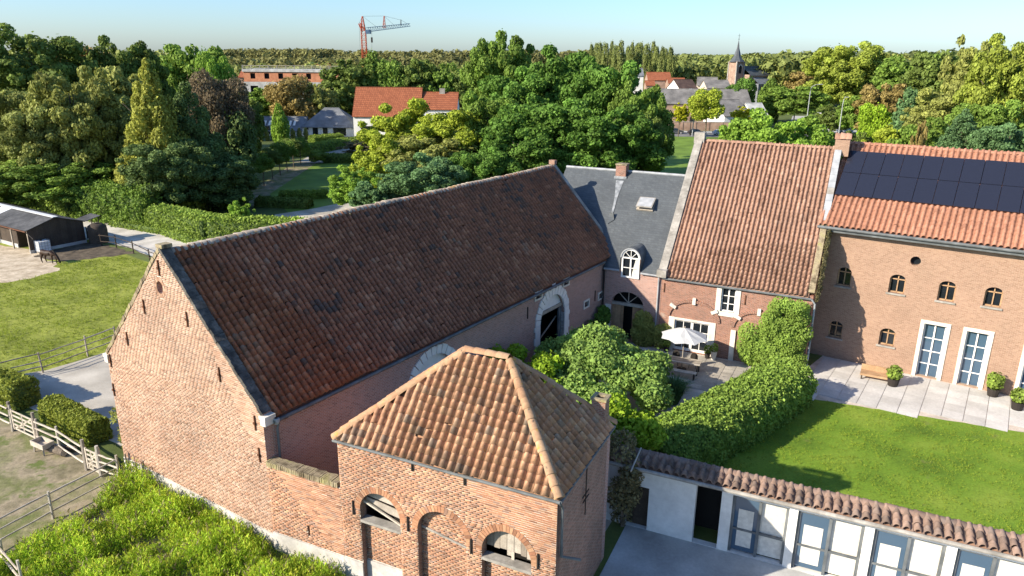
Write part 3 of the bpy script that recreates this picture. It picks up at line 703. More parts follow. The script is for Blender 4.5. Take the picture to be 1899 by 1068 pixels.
voussoirs(link, (gl+gr_)/2, gspr, 1.09, 1.33, 0, math.pi, 24, lambda a, z, d: (a, -d, z), None, 'brick_court2' if 'brick_court2' in MATS else 'brick_court', 'arch_brick', .02, (gtop-gspr)/1.09)
MB().bx(gl-.42, gl-.02, -.06, .3, 0, 2.4).build('jamb', 'stone_white', link)
MB().bx(gl, gr_, .1, .3, 2.42, 2.6).build('transom', 'wood_grey', link)
cxg = (gl+gr_)/2
for a in (math.pi*.5, math.pi*.28, math.pi*.72):
    MB().beam((cxg, .25, 2.6), (cxg + 1.0*math.cos(a), .25, 2.6+.78*math.sin(a)), .04, .045).build('fanlight_bar', 'wood_pale', link)
x = gl
i = 0
while x < gr_-.05:
    if not (-2.6 < x < -2.05):      # the middle leaf stands open
        MB().box((x+.1, .24, 1.22), (.19, .05, 2.4), tint=R.random()).build('gate_board', 'wood_gate', link)
    x += .2; i += 1
# slate roof
b = MB(); e = .08
def sl(x, y): return (x, y, LE + y*tnS)
def qd(*p): b.add([sl(*q) for q in p], [(0,1,2,3)])
qd((-3.95,-e),(d0-.1,-e),(d0-.1,2.1),(-3.95,2.1)); qd((d0-.1,.75),(d1+.1,.75),(d1+.1,2.1),(d0-.1,2.1)); qd((d1+.1,-e),(-.12,-e),(-.12,2.1),(d1+.1,2.1))
qd((-3.95,2.1),(-.12,2.1),(-.12,LRY),(-3.95,LRY)); qd((-9.3,2.4),(-3.95,1.85),(-3.95,LRY),(-9.3,LRY))
qd((-4.9,1.2),(-3.95,.8),(-3.95,1.85),(-4.9,1.948))
b.add([sl(-3.97,-e), sl(-3.97,2.1), (-3.97,2.1,5.0), (-3.97,-e,4.6)], [(0,1,2,3)])
b.add([(-.12, LRY, LRZ), (-.12, 12.2, LRZ-6.2*tnS), (-9.3, 12.2, LRZ-6.2*tnS), (-9.3, LRY, LRZ)], [(0,1,2,3)])
me = b.mesh('slate_roof'); bm = bmesh.new(); bm.from_mesh(me); bmesh.ops.recalc_face_normals(bm, faces=bm.faces); 
for f in bm.faces:
    if f.normal.z < 0: f.normal_flip()
bm.to_mesh(me); bm.free(); addobj('slate_roof', me, link, 'slate')
b = MB(); b.tube([(-9.3, LRY, LRZ+.01), (-.12, LRY, LRZ+.01)], .09, 8); b.build('ridge_roll', 'zinc_light', link)
b = MB(); b.tube([(-3.9, -e-.05, LE-.14), (d0-.12, -e-.05, LE-.14)], .07, 8); b.build('gutter', 'zinc_light', link); b = MB(); b.tube([(d1+.12, -e-.05, LE-.14), (-.1, -e-.05, LE-.15)], .07, 8); b.build('gutter', 'zinc_light', link)
b = MB(); b.tube([(-3.86, -.12, LE-.25), (-3.86, -.12, .1)], .05, 8); b.build('downpipe', 'iron', link)
b = MB(); b.tube([(-.2, -e-.05, LE-.2), (-.2, -.1, LE-.7), (-.2, -.1, 2.4), (-.2, -.1, .1)], .05, 8); b.build('downpipe', 'zinc_light', link)
# dormer with arched window
cxd = (d0+d1)/2; hwd = (d1-d0)/2; rr = hwd+.02
fr = MB(); fw = .09
yf = -.10
outer = [(d1, dz0)] + arc(cxd, dsp, hwd, 0, math.pi, 16) + [(d0, dz0)]
inner = [(d1-fw, dz0+fw)] + arc(cxd, dsp, hwd-fw, 0, math.pi, 16) + [(d0+fw, dz0+fw)]
dm = addobj('dormer', wall_sheet(outer, [inner], .14, 'y', yf), link, 'white_paint')
b = MB(); b.bx(cxd-.045, cxd+.045, yf+.015, yf+.11, dz0+fw, dsp); b.bx(d0+fw, d1-fw, yf+.02, yf+.10, dsp-.05, dsp+.03); b.bx(d0+fw, d1-fw, yf+.025, yf+.08, (dz0+dsp)/2-.02, (dz0+dsp)/2+.02)
for a in (math.pi*.25, math.pi*.5, math.pi*.75): b.beam((cxd, yf+.05, dsp), (cxd+(hwd-fw)*math.cos(a), yf+.05, dsp+(hwd-fw)*math.sin(a)), .05, .035)
b.build('glazing_bars', 'white_paint', dm)
MB().prism(inner, yf+.11, yf+.13, 'y').build('pane', 'glass', dm)
MB().prism([(cxd+.06,dz0+.1),(d1-.1,dz0+.1),(d1-.1,dsp-.06),(cxd+.3,dsp-.1)], yf+.095, yf+.10, 'y').build('curtain', 'curtain', dm)
b = MB(); V = []; F = []
prof = [(d1+.06, dz0+.5)] + arc(cxd, dsp, hwd+.08, 0, math.pi, 12) + [(d0-.06, dz0+.5)]
n = len(prof)
for x_, z_ in prof: V.append((x_, yf-.06, z_))
for x_, z_ in prof: V.append((x_, max(.05, (z_-LE)/tnS+.12), z_))
b.add(V, [(i, i+1, n+i+1, n+i) for i in range(n-1)]); b.build('dormer_roof', 'lead_roof' if 'lead_roof' in MATS else 'zinc', dm, recalc=False)
V = []
b = MB()
for i in range(1, n-2):
    (x0, z0), (x1, z1) = prof[i], prof[i+1]
    k = 1 - .12
    b.add([(x0, yf-.07, z0), (x1, yf-.07, z1), (cxd+(x1-cxd)*.9, yf-.07, dsp+(z1-dsp)*.9), (cxd+(x0-cxd)*.9, yf-.07, dsp+(z0-dsp)*.9)], [(0,1,2,3)])
b.build('dormer_rim', 'zinc_light', dm)
# skylight, chimney, lead
def onslate(u, v): return FT.plane(u, v, (0, 0, LE), (0, -tnS, 1))
up = Vector((0, 1, tnS)).normalized(); nr = Vector((0, -tnS, 1)).normalized()
p = onslate(1199, 380)
b = MB(); b.box(p+nr*.05, (1.15, 1.05, .12), ax=(Vector((1,0,0)), up, nr)); skl = b.build('skylight', 'wood_grey', link)
q = p + nr*.28 ; up2 = (up*1.0 + nr*(-.22)).normalized(); nr2 = Vector((1,0,0)).cross(up2)
b = MB(); b.box(q, (1.12, 1.05, .06), ax=(Vector((1,0,0)), up2, nr2)); b.build('sash', 'stone_grey', skl)
b = MB(); b.box(q+nr2*.033, (.98, .9, .02), ax=(Vector((1,0,0)), up2, nr2)); b.build('pane', 'sky_glass' if 'sky_glass' in MATS else 'zinc_light', skl)
p = onslate(1151, 330)
ch = MB(); ch.bx(p.x-.38, p.x+.36, p.y-.02, p.y+.65, p.z-.4, p.z+.9); cho = ch.build('chimney', 'brick_far', link)
MB().bx(p.x-.42, p.x+.40, p.y-.06, p.y+.69, p.z+.9, p.z+.99).build('chimney_cap', 'coping_moss', cho)
MB().bx(p.x-.46, p.x+.44, p.y-.06, p.y+.02, p.z-.22, p.z+.12).build('flashing', 'lead', cho)
p1 = onslate(1150, 335); p2 = onslate(1136, 398)
b = MB(); wv = Vector((1,0,0))
V = [p1-wv*.30+nr*.02, p1+wv*.28+nr*.02, p1+(p2-p1)*.5+wv*.08+nr*.03, p2+wv*.03+nr*.05, p2-wv*.1+nr*.05, p1+(p2-p1)*.5-wv*.12+nr*.03]
b.add(V, [(0,1,2,5),(5,2,3,4)]); b.build('lead_valley', 'lead', link)
p3 = onslate(1126, 416); p4 = onslate(1138, 408)
b = MB(); b.add([p2-wv*.3+nr*.06, p2+wv*.1+nr*.32, p4+wv*.05+nr*.05, p3+nr*.05, p2+wv*.12+nr*.02], [(0,1,2,3),(1,4,2)]); b.build('cricket', 'slate', link)
a_ = onslate(1058, 330); c_ = onslate(1128, 430)
# ---------------------------------------------------------------- tiled farmhouse wing
TE, TRY, TRZ, TX = 4.87, 7.39, 12.62, 8.72
wing = thing('farmhouse_wing', 'brick farmhouse wing with orange pantile roof and white french doors', 'house', FT.o, FT.a)
DH = [(3.22,.05),(3.22,2.1),(1.0,2.1),(1.0,.05)]
WHo = [(4.62,3.1),(4.62,4.6),(3.76,4.6),(3.76,3.1)]
wall('front_wall', wall_sheet([(0,0),(TX+.28,0),(TX+.28,TE),(0,TE)], [DH, WHo], .4, 'y'), wing, 'brick_far')
b = MB(); gp_ = lambda k: [(.402,0),(14.78,0),(14.78,TE+k),(TRY,TRZ+k),(.402,TE+.4*(TRZ-TE)/TRY+k)]
b.prism(gp_(.25), TX-.05, TX+.28, 'x'); b.prism(gp_(.25), -.02, .3, 'x'); b.prism([(0,0),(TX,0),(TX,TE),(0,TE)], 14.3, 14.7, 'y'); b.build('gable_wall', 'brick_far', wing)
ru = Vector((0, TRY, TRZ-TE)); SLT = ru.length; ru /= SLT
b = MB(); b.add([(.0, -.06, TE-.12), (TX, -.06, TE-.12), (TX, TRY, TRZ-.06), (0, TRY, TRZ-.06)], [(0,1,2,3)]); b.add([(.0, 15, TE-.3), (TX, 15, TE-.3), (TX, TRY, TRZ-.06), (0, TRY, TRZ-.06)], [(0,1,2,3)]); b.build('roof_boards', 'tile_house', wing)
tile_roof(wing, (.22, -.07, TE-.07), (1,0,0), ru, TX-.2, SLT+.08, .275, .28, lambda a, b: True, 'tile_house', 300, jit=.01, tintf=lambda s, t: min(1, max(0, R.gauss(.52, .22) - .15*(t > .93))), lift=.02)
cap_row(wing, (.1, TRY, TRZ), (TX-.1, TRY, TRZ), .17, .40, 'tile_house', lift=.03)
n = 22
for i in range(n):
    t0, t1 = i/n, (i+.98)/n
    P_ = lambda t, x: Vector((x, TRY*t, TE+.3+(TRZ-TE)*t))
    MB().beam(P_(t0-.02, -.02), P_(t1-.02, -.02), .5, .16).build('coping_stone', 'stone_grey', wing)
    if t0 > .42: MB().beam(P_(t0, TX+.14), P_(t1, TX+.14), .4, .16).build('coping_stone', 'zinc_light' if i % 7 else 'stone_grey', wing)
    else: MB().beam(P_(t0, TX+.14)-Vector((0,0,.12)), P_(t1, TX+.14)-Vector((0,0,.12)), .34, .12).build('coping_stone', 'coping_moss', wing)
MB().bx(-.35, .35, TRY-.3, TRY+.3, TRZ-.1, TRZ+.62).build('apex_block', 'stone_grey', wing)
MB().bx(-.3, .3, -.35, .25, TE-.05, TE+.42).build('kneeler_stone', 'stone_grey', wing)
ch = MB(); ch.bx(TX-.1, TX+.75, TRY-.4, TRY+.5, TRZ-.4, TRZ+.62); cho = ch.build('chimney', 'brick_soft', wing)
cap_row(cho, (TX-.15, TRY+.05, TRZ+.64), (TX+.8, TRY+.05, TRZ+.64), .42, .32, 'tile_house', 'chimney_tile')
b = MB(); b.tube([(.05, -.16, TE-.14), (TX+.2, -.16, TE-.17)], .07, 8); b.build('gutter', 'zinc', wing)
b = MB(); b.tube([(TX+.2, -.16, TE-.16), (TX+.42, -.1, TE-.45), (TX+.42, .1, 1.0), (TX+.42, .1, 0)], .06, 8); b.build('downpipe', 'zinc_light', wing)
# french doors: stone frame, leaves, bars
b = MB(); b.bx(.62, 1.0, -.05, .3, 0, 2.25); fr_ = b.build('door_frame', 'stone_white', wing)
MB().bx(3.22, 3.6, -.05, .3, 0, 2.25).build('jamb', 'stone_white', fr_); MB().bx(1.0, 3.22, -.05, .3, 2.1, 2.24).build('lintel', 'stone_white', fr_)
for x0, x1 in ((1.02, 2.1), (2.12, 3.2)):
    b = MB(); s_ = .07
    b.bx(x0, x0+s_, .08, .15, .05, 2.08); b.bx(x1-s_, x1, .08, .15, .05, 2.08); b.bx(x0+s_, x1-s_, .08, .15, 2.0, 2.08); b.bx(x0+s_, x1-s_, .08, .15, .05, .22)
    b.bx((x0+x1)/2-.022, (x0+x1)/2+.022, .09, .14, .22, 2.0)
    for k in (1, 2): b.bx(x0+s_, x1-s_, .095, .135, .22+k*.593-.02, .22+k*.593+.02)
    dr = b.build('french_door', 'white_paint', wing)
    for i in range(2):
        for k in range(3):
            xa = x0+s_ if i == 0 else (x0+x1)/2+.022; xb = (x0+x1)/2-.022 if i == 0 else x1-s_
            MB().bx(xa, xb, .12, .125, .24+k*.593, .22+(k+1)*.593-.02).build('pane', 'glass', dr)
# upper window
x0, x1, z0, z1 = 3.76, 4.62, 3.1, 4.6
b = MB(); b.bx(x0-.3, x0, -.05, .25, z0-.28, z1+.12); b.bx(x1, x1+.3, -.05, .25, z0-.28, z1+.12); b.bx(x0, x1, -.07, .25, z0-.28, z0); b.bx(x0, x1, -.05, .25, z1, z1+.12); wf = b.build('window_frame', 'stone_white', wing)
b = MB(); b.bx(x0, x0+.07, .12, .18, z0, z1); b.bx(x1-.07, x1, .12, .18, z0, z1); b.bx(x0, x1, .12, .18, z0, z0+.07); b.bx(x0, x1, .12, .18, z1-.07, z1); b.bx((x0+x1)/2-.04, (x0+x1)/2+.04, .11, .17, z0, z1)
for k in (1, 2): b.bx(x0, x1, .125, .175, z0+k*.5-.02, z0+k*.5+.02)
b.build('sash', 'white_paint', wf)
for i in range(2):
    for k in range(3): MB().bx(x0+.07+i*.40, x0+.40+i*.40, .15, .155, z0+.07+k*.48, z0+.46+k*.48).build('pane', 'glass', wf)
# blind arches with three white stones each
for cx, hw_, sp, top in ((2.15, 1.5, 2.3, 3.4), (6.1, 1.4, 2.2, 3.32)):
    voussoirs(wing, cx, sp, hw_-.02, hw_+.2, 0.02, math.pi-.02, 34, lambda a, z, d: (a, -d, z), None, 'brick_far', 'arch_brick', .10, (top-sp)/hw_)
    for a in (.5, .80, .2):
        a *= math.pi; r_ = Vector((math.cos(a), math.sin(a)*(top-sp)/hw_))
        p = Vector((cx, 0, sp)) + Vector((r_.x, 0, r_.y))*(hw_+.12); dd = Vector((r_.x, 0, r_.y)).normalized()
        MB().box((p.x, -.07, p.z), (.42, .16, .2), ax=(dd, Vector((0,1,0)), dd.cross(Vector((0,1,0))))).build('keystone', 'stone_white', wing)
MB().bx(4.56, 4.86, -.11, .1, 0, 2.0).build('jamb', 'stone_white', wing)
for q in [(1232,533),(1382,556)]:
    x_, z_ = FT.py(*q); MB().bx(x_-.03, x_+.03, -.05, -.005, z_-.3, z_+.3).build('wall_anchor', 'rust', wing)
# ---------------------------------------------------------------- big house on the right
big = thing('manor_house', 'pale brick house with arched windows and dark solar panels on orange roof', 'house', FX.o, FX.a)
XE, XL0, XL1 = 8.85, -1.35, 15.0; XRY = 5.0; XRZ = 12.85
def awin(cx, z0, z1, w_): return [(cx+w_/2, z0)] + arc(cx, z1-.3, w_/2, 0, math.pi, 8, .3) + [(cx-w_/2, z0)]
XW = [(.45,4.75,5.95,.8),(3.38,4.85,6.0,.85),(5.95,4.85,6.05,.85),(8.2,4.95,6.1,.85),(10.9,5.0,6.1,.85),(.4,1.35,2.45,.8),(3.33,1.5,2.6,.85)]
XD = [(5.72,.06,3.35,1.15),(7.86,.06,3.35,1.1),(10.8,.06,3.35,1.1)]
hx = [awin(c, a, b_, w_) for c, a, b_, w_ in XW] + [[(c+w_/2, a), (c+w_/2, b_), (c-w_/2, b_), (c-w_/2, a)] for c, a, b_, w_ in XD]
ocx = arc(4.12, 6.95, .28, 0, 2*math.pi*11/12, 11)
wall('front_wall', wall_sheet([(XL0,0),(XL1,0),(XL1,XE),(XL0,XE)], hx+[ocx], .4, 'y'), big, 'brick_soft')
MB().bx(3.7, 4.5, .3, .35, 6.5, 7.4).build('oculus', 'glass', big)
MB().bx(XL0+.05, XL1, 2*XRY-.4, 2*XRY, 0, XE).build('rear_wall', 'brick_soft', big)
b = MB(); b.prism([(.4,0),(2*XRY-.4,0),(2*XRY,XE),(XRY,XRZ-.1),(.4,XE)], XL1-.4, XL1, 'x'); b.build('gable_wall', 'brick_soft', big)
for c, a, b_, w_ in XW:
    f_ = MB(); f_.bx(c-w_/2, c-w_/2+.07, .2, .27, a, b_); f_.bx(c+w_/2-.07, c+w_/2, .2, .27, a, b_); f_.bx(c-w_/2, c+w_/2, .2, .27, a, a+.07); f_.bx(c-.03, c+.03, .2, .26, a, b_); f_.bx(c-w_/2, c+w_/2, .2, .26, b_-.36, b_-.3)
    wo = f_.build('window', 'wood_gate', big); MB().bx(c-w_/2, c+w_/2, .28, .3, a, b_).build('pane', 'glass', wo); MB().bx(c-w_/2-.1, c+w_/2+.1, -.08, .1, a-.1, a-.002).build('sill', 'stone_grey', wo)
for c, a, b_, w_ in XD:
    f_ = MB(); f_.bx(c-w_/2-.2, c-w_/2, -.06, .2, 0, b_+.2); f_.bx(c+w_/2, c+w_/2+.2, -.06, .2, 0, b_+.2); f_.bx(c-w_/2, c+w_/2, -.06, .2, b_, b_+.2); do = f_.build('glass_door', 'stone_white', big)
    f2 = MB(); f2.bx(c-.04, c+.04, .18, .25, .05, b_); f2.bx(c-w_/2, c-w_/2+.08, .18, .25, .05, b_); f2.bx(c+w_/2-.08, c+w_/2, .18, .25, .05, b_)
    for k in range(1, 4): f2.bx(c-w_/2, c+w_/2, .19, .24, k*.8, k*.8+.05)
    f2.build('door_leaf', 'white_paint', do); MB().bx(c-w_/2, c+w_/2, .26, .28, .05, b_).build('pane', 'glass_blue', do)
xr = Vector((0, XRY, XRZ-XE)); XS = xr.length; xr /= XS
b = MB(); b.add([(XL0,-.5,XE-.5),(XL1+.2,-.5,XE-.5),(XL1+.2,XRY,XRZ-.06),(XL0,XRY,XRZ-.06)], [(0,1,2,3)]); b.add([(XL0,2*XRY+.5,XE-.5),(XL1+.2,2*XRY+.5,XE-.5),(XL1+.2,XRY,XRZ-.06),(XL0,XRY,XRZ-.06)], [(0,1,2,3)]); b.build('roof_boards', 'tile_orange', big)
tile_roof(big, (XL0, -.5, XE-.5*xr.z/xr.y+.03), (1,0,0), xr, XL1-XL0, XS+.6, .31, .31, lambda a, b: True, 'tile_orange', 0, jit=.008, tintf=lambda s, t: min(1, max(0, R.gauss(.5, .22))))
cap_row(big, (XL0, XRY, XRZ), (XL1, XRY, XRZ), .17, .42, 'tile_orange', lift=.04)
b = MB(); b.tube([(XL0, -.62, XE-.46), (XL1, -.62, XE-.46)], .09, 8); b.bx(XL0, XL1, -.52, -.46, XE-.72, XE-.5); b.build('gutter', 'zinc', big)
nx = xr.cross(Vector((-1,0,0)));  nx = Vector((0,-xr.z,xr.y))
for r_ in range(2):
    for c_ in range(13):
        s0 = .35 + c_*1.06; t0 = 1.75 + r_*1.92
        p = Vector((XL0, 0, XE)) + Vector((1,0,0))*(s0+.55) + xr*(t0+.93) + nx*.27
        b = MB(); b.box(p, (1.03, 1.88, .045), ax=(Vector((1,0,0)), xr, nx)); sp_ = b.build('solar_panel', 'panel', big)
# ---------------------------------------------------------------- white outbuilding lower right
FO = Frame((3.6, 26.1), -.43)
out = thing('outbuilding', 'low white outbuilding with tiled ridge and glazed bays beside the lawn', 'outbuilding', FO.o, FO.a)
OH = [[(x1, .02), (x1, z1), (x0, z1), (x0, .02)] for x0, x1, z1 in ((1.15,2.05,1.9),(3.85,4.8,2.55),(5.2,7.2,2.5),(7.5,9.7,2.5),(10.0,12.2,2.5),(12.5,14.7,2.5))]
wall('front_wall', wall_sheet([(-.1,0),(15.5,0),(15.5,2.95),(-.1,2.95)], OH, .3, 'y'), out, 'white_wall')
MB().bx(0, 15.5, 2.6, 2.7, 0, 1.1).build('rear_wall', 'white_wall', out)
b = MB(); b.prism([(.3,0),(2.6,0),(2.6,1.1),(.3,2.9)], -.1, .2, 'x'); b.build('side_wall', 'white_wall', out); b = MB(); b.prism([(.3,0),(2.6,0),(2.6,1.1),(.3,2.9)], 15.2, 15.5, 'x'); b.build('side_wall', 'white_wall', out)
MB().bx(1.1, 2.1, .22, .28, 0, 1.95).build('door', 'wood_dark', out); MB().bx(3.7, 4.9, 1.2, 1.25, 0, 2.6).build('passage_dark', 'unlit_interior', out)
for k, (x0, x1, z1) in enumerate(((5.2,7.2,2.5),(7.5,9.7,2.5),(10.0,12.2,2.5),(12.5,14.7,2.5))):
    b = MB(); b.bx(x0, x0+.1, .1, .2, .02, z1); b.bx(x1-.1, x1, .1, .2, .02, z1); b.bx((x0+x1)/2-.05, (x0+x1)/2+.05, .1, .2, .02, z1); b.bx(x0, x1, .1, .2, z1-.1, z1); b.bx(x0, x1, .11, .19, 1.0, 1.08)
    bw = b.build('glazed_bay', 'zinc', out)
    MB().bx(x0+.1, (x0+x1)/2-.05, .16, .17, .1, z1-.1).build('pane', 'glass_blue', bw); MB().bx((x0+x1)/2+.05, x1-.1, .24, .26, .1, z1-.1).build('shutter', 'wood_orange' if 'wood_orange' in MATS else 'curtain', bw)
    MB().bx(x0+.25, (x0+x1)/2-.2, .145, .155, .3, 1.9).build('blind', 'curtain', bw)
b = MB(); b.bx(-.1, 15.5, -.5, .02, 2.88, 3.0); b.build('shading_fascia', 'stone_grey', out)  # deepened into an overhang so that it shades the wall top
b = MB(); b.tube([(-.1, -.56, 2.98), (15.5, -.56, 2.98)], .08, 8); b.build('gutter', 'stone_grey', out)
oru = Vector((0, .8, .16)); OSL = oru.length; oru /= OSL
b = MB(); b.add([(-.1,-.48,3.01),(15.5,-.48,3.01),(15.5,.3,3.15),(-.1,.3,3.15)], [(0,1,2,3)]); b.add([(-.1,.3,3.15),(15.5,.3,3.15),(15.5,3.0,1.0),(-.1,3.0,1.0)], [(0,1,2,3)]); b.build('roof_boards', 'tile_house', out)
tile_roof(out, (-.1, -.5, 3.04), (1,0,0), oru, 15.5, OSL, .31, .3, lambda a, b: True, 'tile_worn', 110, jit=.012)
cap_row(out, (-.1, .3, 3.17), (15.5, .3, 3.17), .17, .4, 'tile_worn', lift=.05)
# ---------------------------------------------------------------- foliage
def leafcloud(C_, N_, size, rng, tint, flat=.55, asp=.7):
    n = len(C_); r = rng.normal(size=(n, 3)); r /= np.linalg.norm(r, axis=1)[:, None]
    nn = N_*flat + r*(1-flat); nn /= np.linalg.norm(nn, axis=1)[:, None] + 1e-9
    t = np.cross(nn, rng.normal(size=(n, 3))); t /= np.linalg.norm(t, axis=1)[:, None] + 1e-9
    b = np.cross(nn, t); s = (np.asarray(size)*rng.uniform(.6, 1.3, n))[:, None]
    V = np.stack([C_ + t*s, C_ + b*s*asp + nn*s*.18, C_ - t*s, C_ - b*s*asp + nn*s*.18], 1).reshape(-1, 3)
    F = np.arange(n*4).reshape(-1, 4)
    return V, F, np.clip(tint, 0, 1)
def lobes_crown(lobes, n, leaf, seed, core=.2, flat=.5):
    """lobes: list of (x,y,z,r,zs): leaves on lumpy shells"""
    rng = np.random.default_rng(seed); L = np.array(lobes); a = L[:, 3]**2; k = rng.choice(len(L), n, p=a/a.sum())
    d = rng.normal(size=(n, 3)); d /= np.linalg.norm(d, axis=1)[:, None]
    rad = L[k, 3]*(1 - np.abs(rng.normal(0, core, n)))*(1 + .10*np.sin(d[:, 0]*7+k)*np.sin(d[:, 1]*6+k*2)*np.sin(d[:, 2]*7))
    ctr = L[k, :3] + d*rad[:, None]*np.stack([np.ones(n), np.ones(n), L[k, 4]], 1)
    st = rng.random(n) < .05; ctr[st] += d[st]*(L[k[st], 3]*rng.uniform(.05, .32, st.sum()))[:, None]
    lt = rng.normal(0, .13, len(L))
    keep = np.ones(n, bool)
    for j in range(len(L)):      # drop leaves buried deep in another lobe
        q = (ctr - L[j, :3])/np.array([1, 1, L[j, 4]]); keep &= ~((np.linalg.norm(q, axis=1) < L[j, 3]*.72) & (k != j))
    ctr, d, k = ctr[keep], d[keep], k[keep]
    d[:, 2] += .25
    return leafcloud(ctr, d, leaf, rng, .5 + lt[k] + rng.normal(0, .17, len(k)), flat)
def crown_mesh(kind, seed, n=9000, leaf=.055):
    rr = random.Random(seed); lob = []
    if kind == 'round':
        lob.append((0, 0, 0, .62, 1.0))
        for i in range(26):
            t = rr.uniform(0, 2*math.pi); z = rr.uniform(-.75, .85); q = math.sqrt(max(0, 1-z*z)); k = rr.uniform(.55, .74)
            lob.append((q*math.cos(t)*k, q*math.sin(t)*k, z*k, rr.uniform(.22, .40), .85))
    elif kind == 'broad':
        for i in range(150):
            t = rr.uniform(0, 2*math.pi); z = rr.uniform(-.8, .9); q = math.sqrt(max(0, 1-z*z)); k = rr.uniform(.5, .92)
            lob.append((q*math.cos(t)*k, q*math.sin(t)*k, z*k, rr.uniform(.08, .19), rr.uniform(.55, .9)))
        lob.append((0, 0, -.05, .55, 1.0))
    elif kind == 'airy':
        for i in range(110):
            t = rr.uniform(0, 2*math.pi); z = rr.uniform(-.9, .95); q = math.sqrt(max(0, 1-z*z)); k = rr.uniform(.2, .95)
            lob.append((q*math.cos(t)*k, q*math.sin(t)*k, z*k, rr.uniform(.08, .2), rr.uniform(.6, 1.0)))
    elif kind == 'cone':
        for i in range(90):
            h = rr.random()**1.15; rad = (1-h)**.8*.86; t = rr.uniform(0, 2*math.pi); k = rr.uniform(.7, 1.0)
            lob.append((rad*k*math.cos(t), rad*k*math.sin(t), h*2-1, .07+.17*(1-h)*rr.uniform(.7, 1.2), 1.25))
        lob.append((0, 0, -.3, .5, 1.3)); lob.append((0, 0, .4, .2, 1.8))
    elif kind == 'poplar':
        for i in range(36):
            h = rr.random(); rad = math.sin(math.pi*(h*.86+.12))**.7*.62; t = rr.uniform(0, 2*math.pi)
            lob.append((rad*math.cos(t)*.8, rad*math.sin(t)*.8, h*2-1, rr.uniform(.18, .32), 1.5))
    V, F, T = lobes_crown(lob, n, leaf, seed, .38 if kind == 'airy' else .22)
    return np_mesh('crown_'+kind, V, F, T)
def trunk_mesh(seed):
    """unit: base z=-1 .. inside crown, radius .04"""
    rr = random.Random(seed); b = MB()
    b.tube([(0,0,-1), (.01,.01,-.4), (.0,.02,.1), (.02,0,.55)], [.055,.042,.03,.012], 7)
    for i in range(7):
        z = rr.uniform(-.45, .3); t = rr.uniform(0, 2*math.pi); l = rr.uniform(.35, .6)
        b.tube([(0,0,z), (l*.5*math.cos(t), l*.5*math.sin(t), z+.22), (l*math.cos(t), l*math.sin(t), z+.42)], [.02,.012,.005], 5)
    return b.mesh('trunk')
mat('bark', [(.09,.07,.05),(.16,.13,.10)], 'noise', 4, .2, 14, .3, bump=.5, bscale=12)
FOL = {}
def fol(name, c, k=.5, sat=None, **kw):
    c = tuple(x*2.45 for x in c); c = (c[0]*1.02, c[1]*1.08, c[2]*.9)
    lo = tuple(x*(1-k) for x in c); hi = tuple(min(.9, x*(1+k*.9)) for x in c)
    FOL[name] = mat('foliage_'+name, [lo, tuple(x*.85 for x in c), c, hi], 'tint', .22, .12, rough=.7, trans=.33, spec=.2, **kw)
fol('dark', (0.066, 0.086, 0.022)); fol('olive', (0.122, 0.124, 0.038)); fol('olive2', (0.106, 0.112, 0.037)); fol('gold', (0.125, 0.142, 0.026)); fol('conifer', (0.054, 0.076, 0.028))
fol('golden', (.140,.138,.030)); fol('copper', (0.075, 0.055, 0.038)); fol('bright', (.098,.150,.024)); fol('mid', (0.075, 0.11, 0.022)); fol('yellowgreen', (0.14, 0.16, 0.02)); fol('chestnut', (0.050, 0.090, 0.017))
fol('bluegreen', (0.055, 0.092, 0.042)); fol('brown', (.130,.095,.038)); fol('yellow', (.20,.19,.015)); fol('lime', (.115,.165,.014)); fol('hedge', (0.095, 0.125, 0.026)); fol('hedge_gold', (.108,.118,.022))
fol('fig', (0.1, 0.145, 0.04)); fol('ivy', (0.1, 0.14, 0.03)); fol('weed', (0.150, 0.205, 0.020)); fol('weed_gold', (.20,.21,.025)); fol('dry', (.095,.078,.045)); fol('turf', (.100,.118,.015)); fol('poplar', (0.09, 0.1, 0.034)); fol('far', (0.075, 0.086, 0.036)); fol('farbrown', (0.088, 0.082, 0.034))
PROTO = {}
def proto(kind, var=0, hi=False):
    k = (kind, var, hi)
    if k not in PROTO:
        n, lf = (46000, .029) if hi else (13000, .052)
        if kind == 'cone': n, lf = (n*1.3, lf*.9)
        PROTO[k] = (crown_mesh(kind, 100+len(PROTO)*7, int(n), lf), trunk_mesh(200+len(PROTO)))
        PROTO[k][0].materials.append(FOL['mid']); PROTO[k][1].materials.append(MATS['bark'])
    return PROTO[k]
def tree_at(p, h, rx, kind, colr, label, name='tree', cat='tree', hi=False, var=0, group=None, base=.0, ry=None):
    """crown fills base*h .. h"""
    t = thing(name, label, cat, p, R.uniform(0, 6.28), group)
    cm, tm = proto(kind, var, hi)
    c = bpy.data.objects.new('crown', cm); C.objects.link(c); c.parent = t
    hz = h*(1-base)/2; c.location = (0, 0, h*base + hz); c.scale = (rx, ry or rx, hz)
    c.material_slots[0].link = 'OBJECT'; c.material_slots[0].material = FOL[colr]
    k = bpy.data.objects.new('trunk', tm); C.objects.link(k); k.parent = t; k.location = (0, 0, h*.5); s = min(rx, h*.3)
    k.scale = (s, s, h*.5)
    return t
def tree(u, vtop, y, wpx, kind, colr, label, name='tree', hi=False, var=0, base=.05, group=None, cat='tree'):
    """u, vtop: top of the crown in the photograph; y: distance; wpx: crown width in pixels"""
    top = gy(u, vtop, y); r = wpx/2*math.hypot(y, 0)*1.03/FPX
    return tree_at((top.x, y, 0), top.z*1.05, r*1.02, kind, colr, label, name, cat, hi, var, group, base)
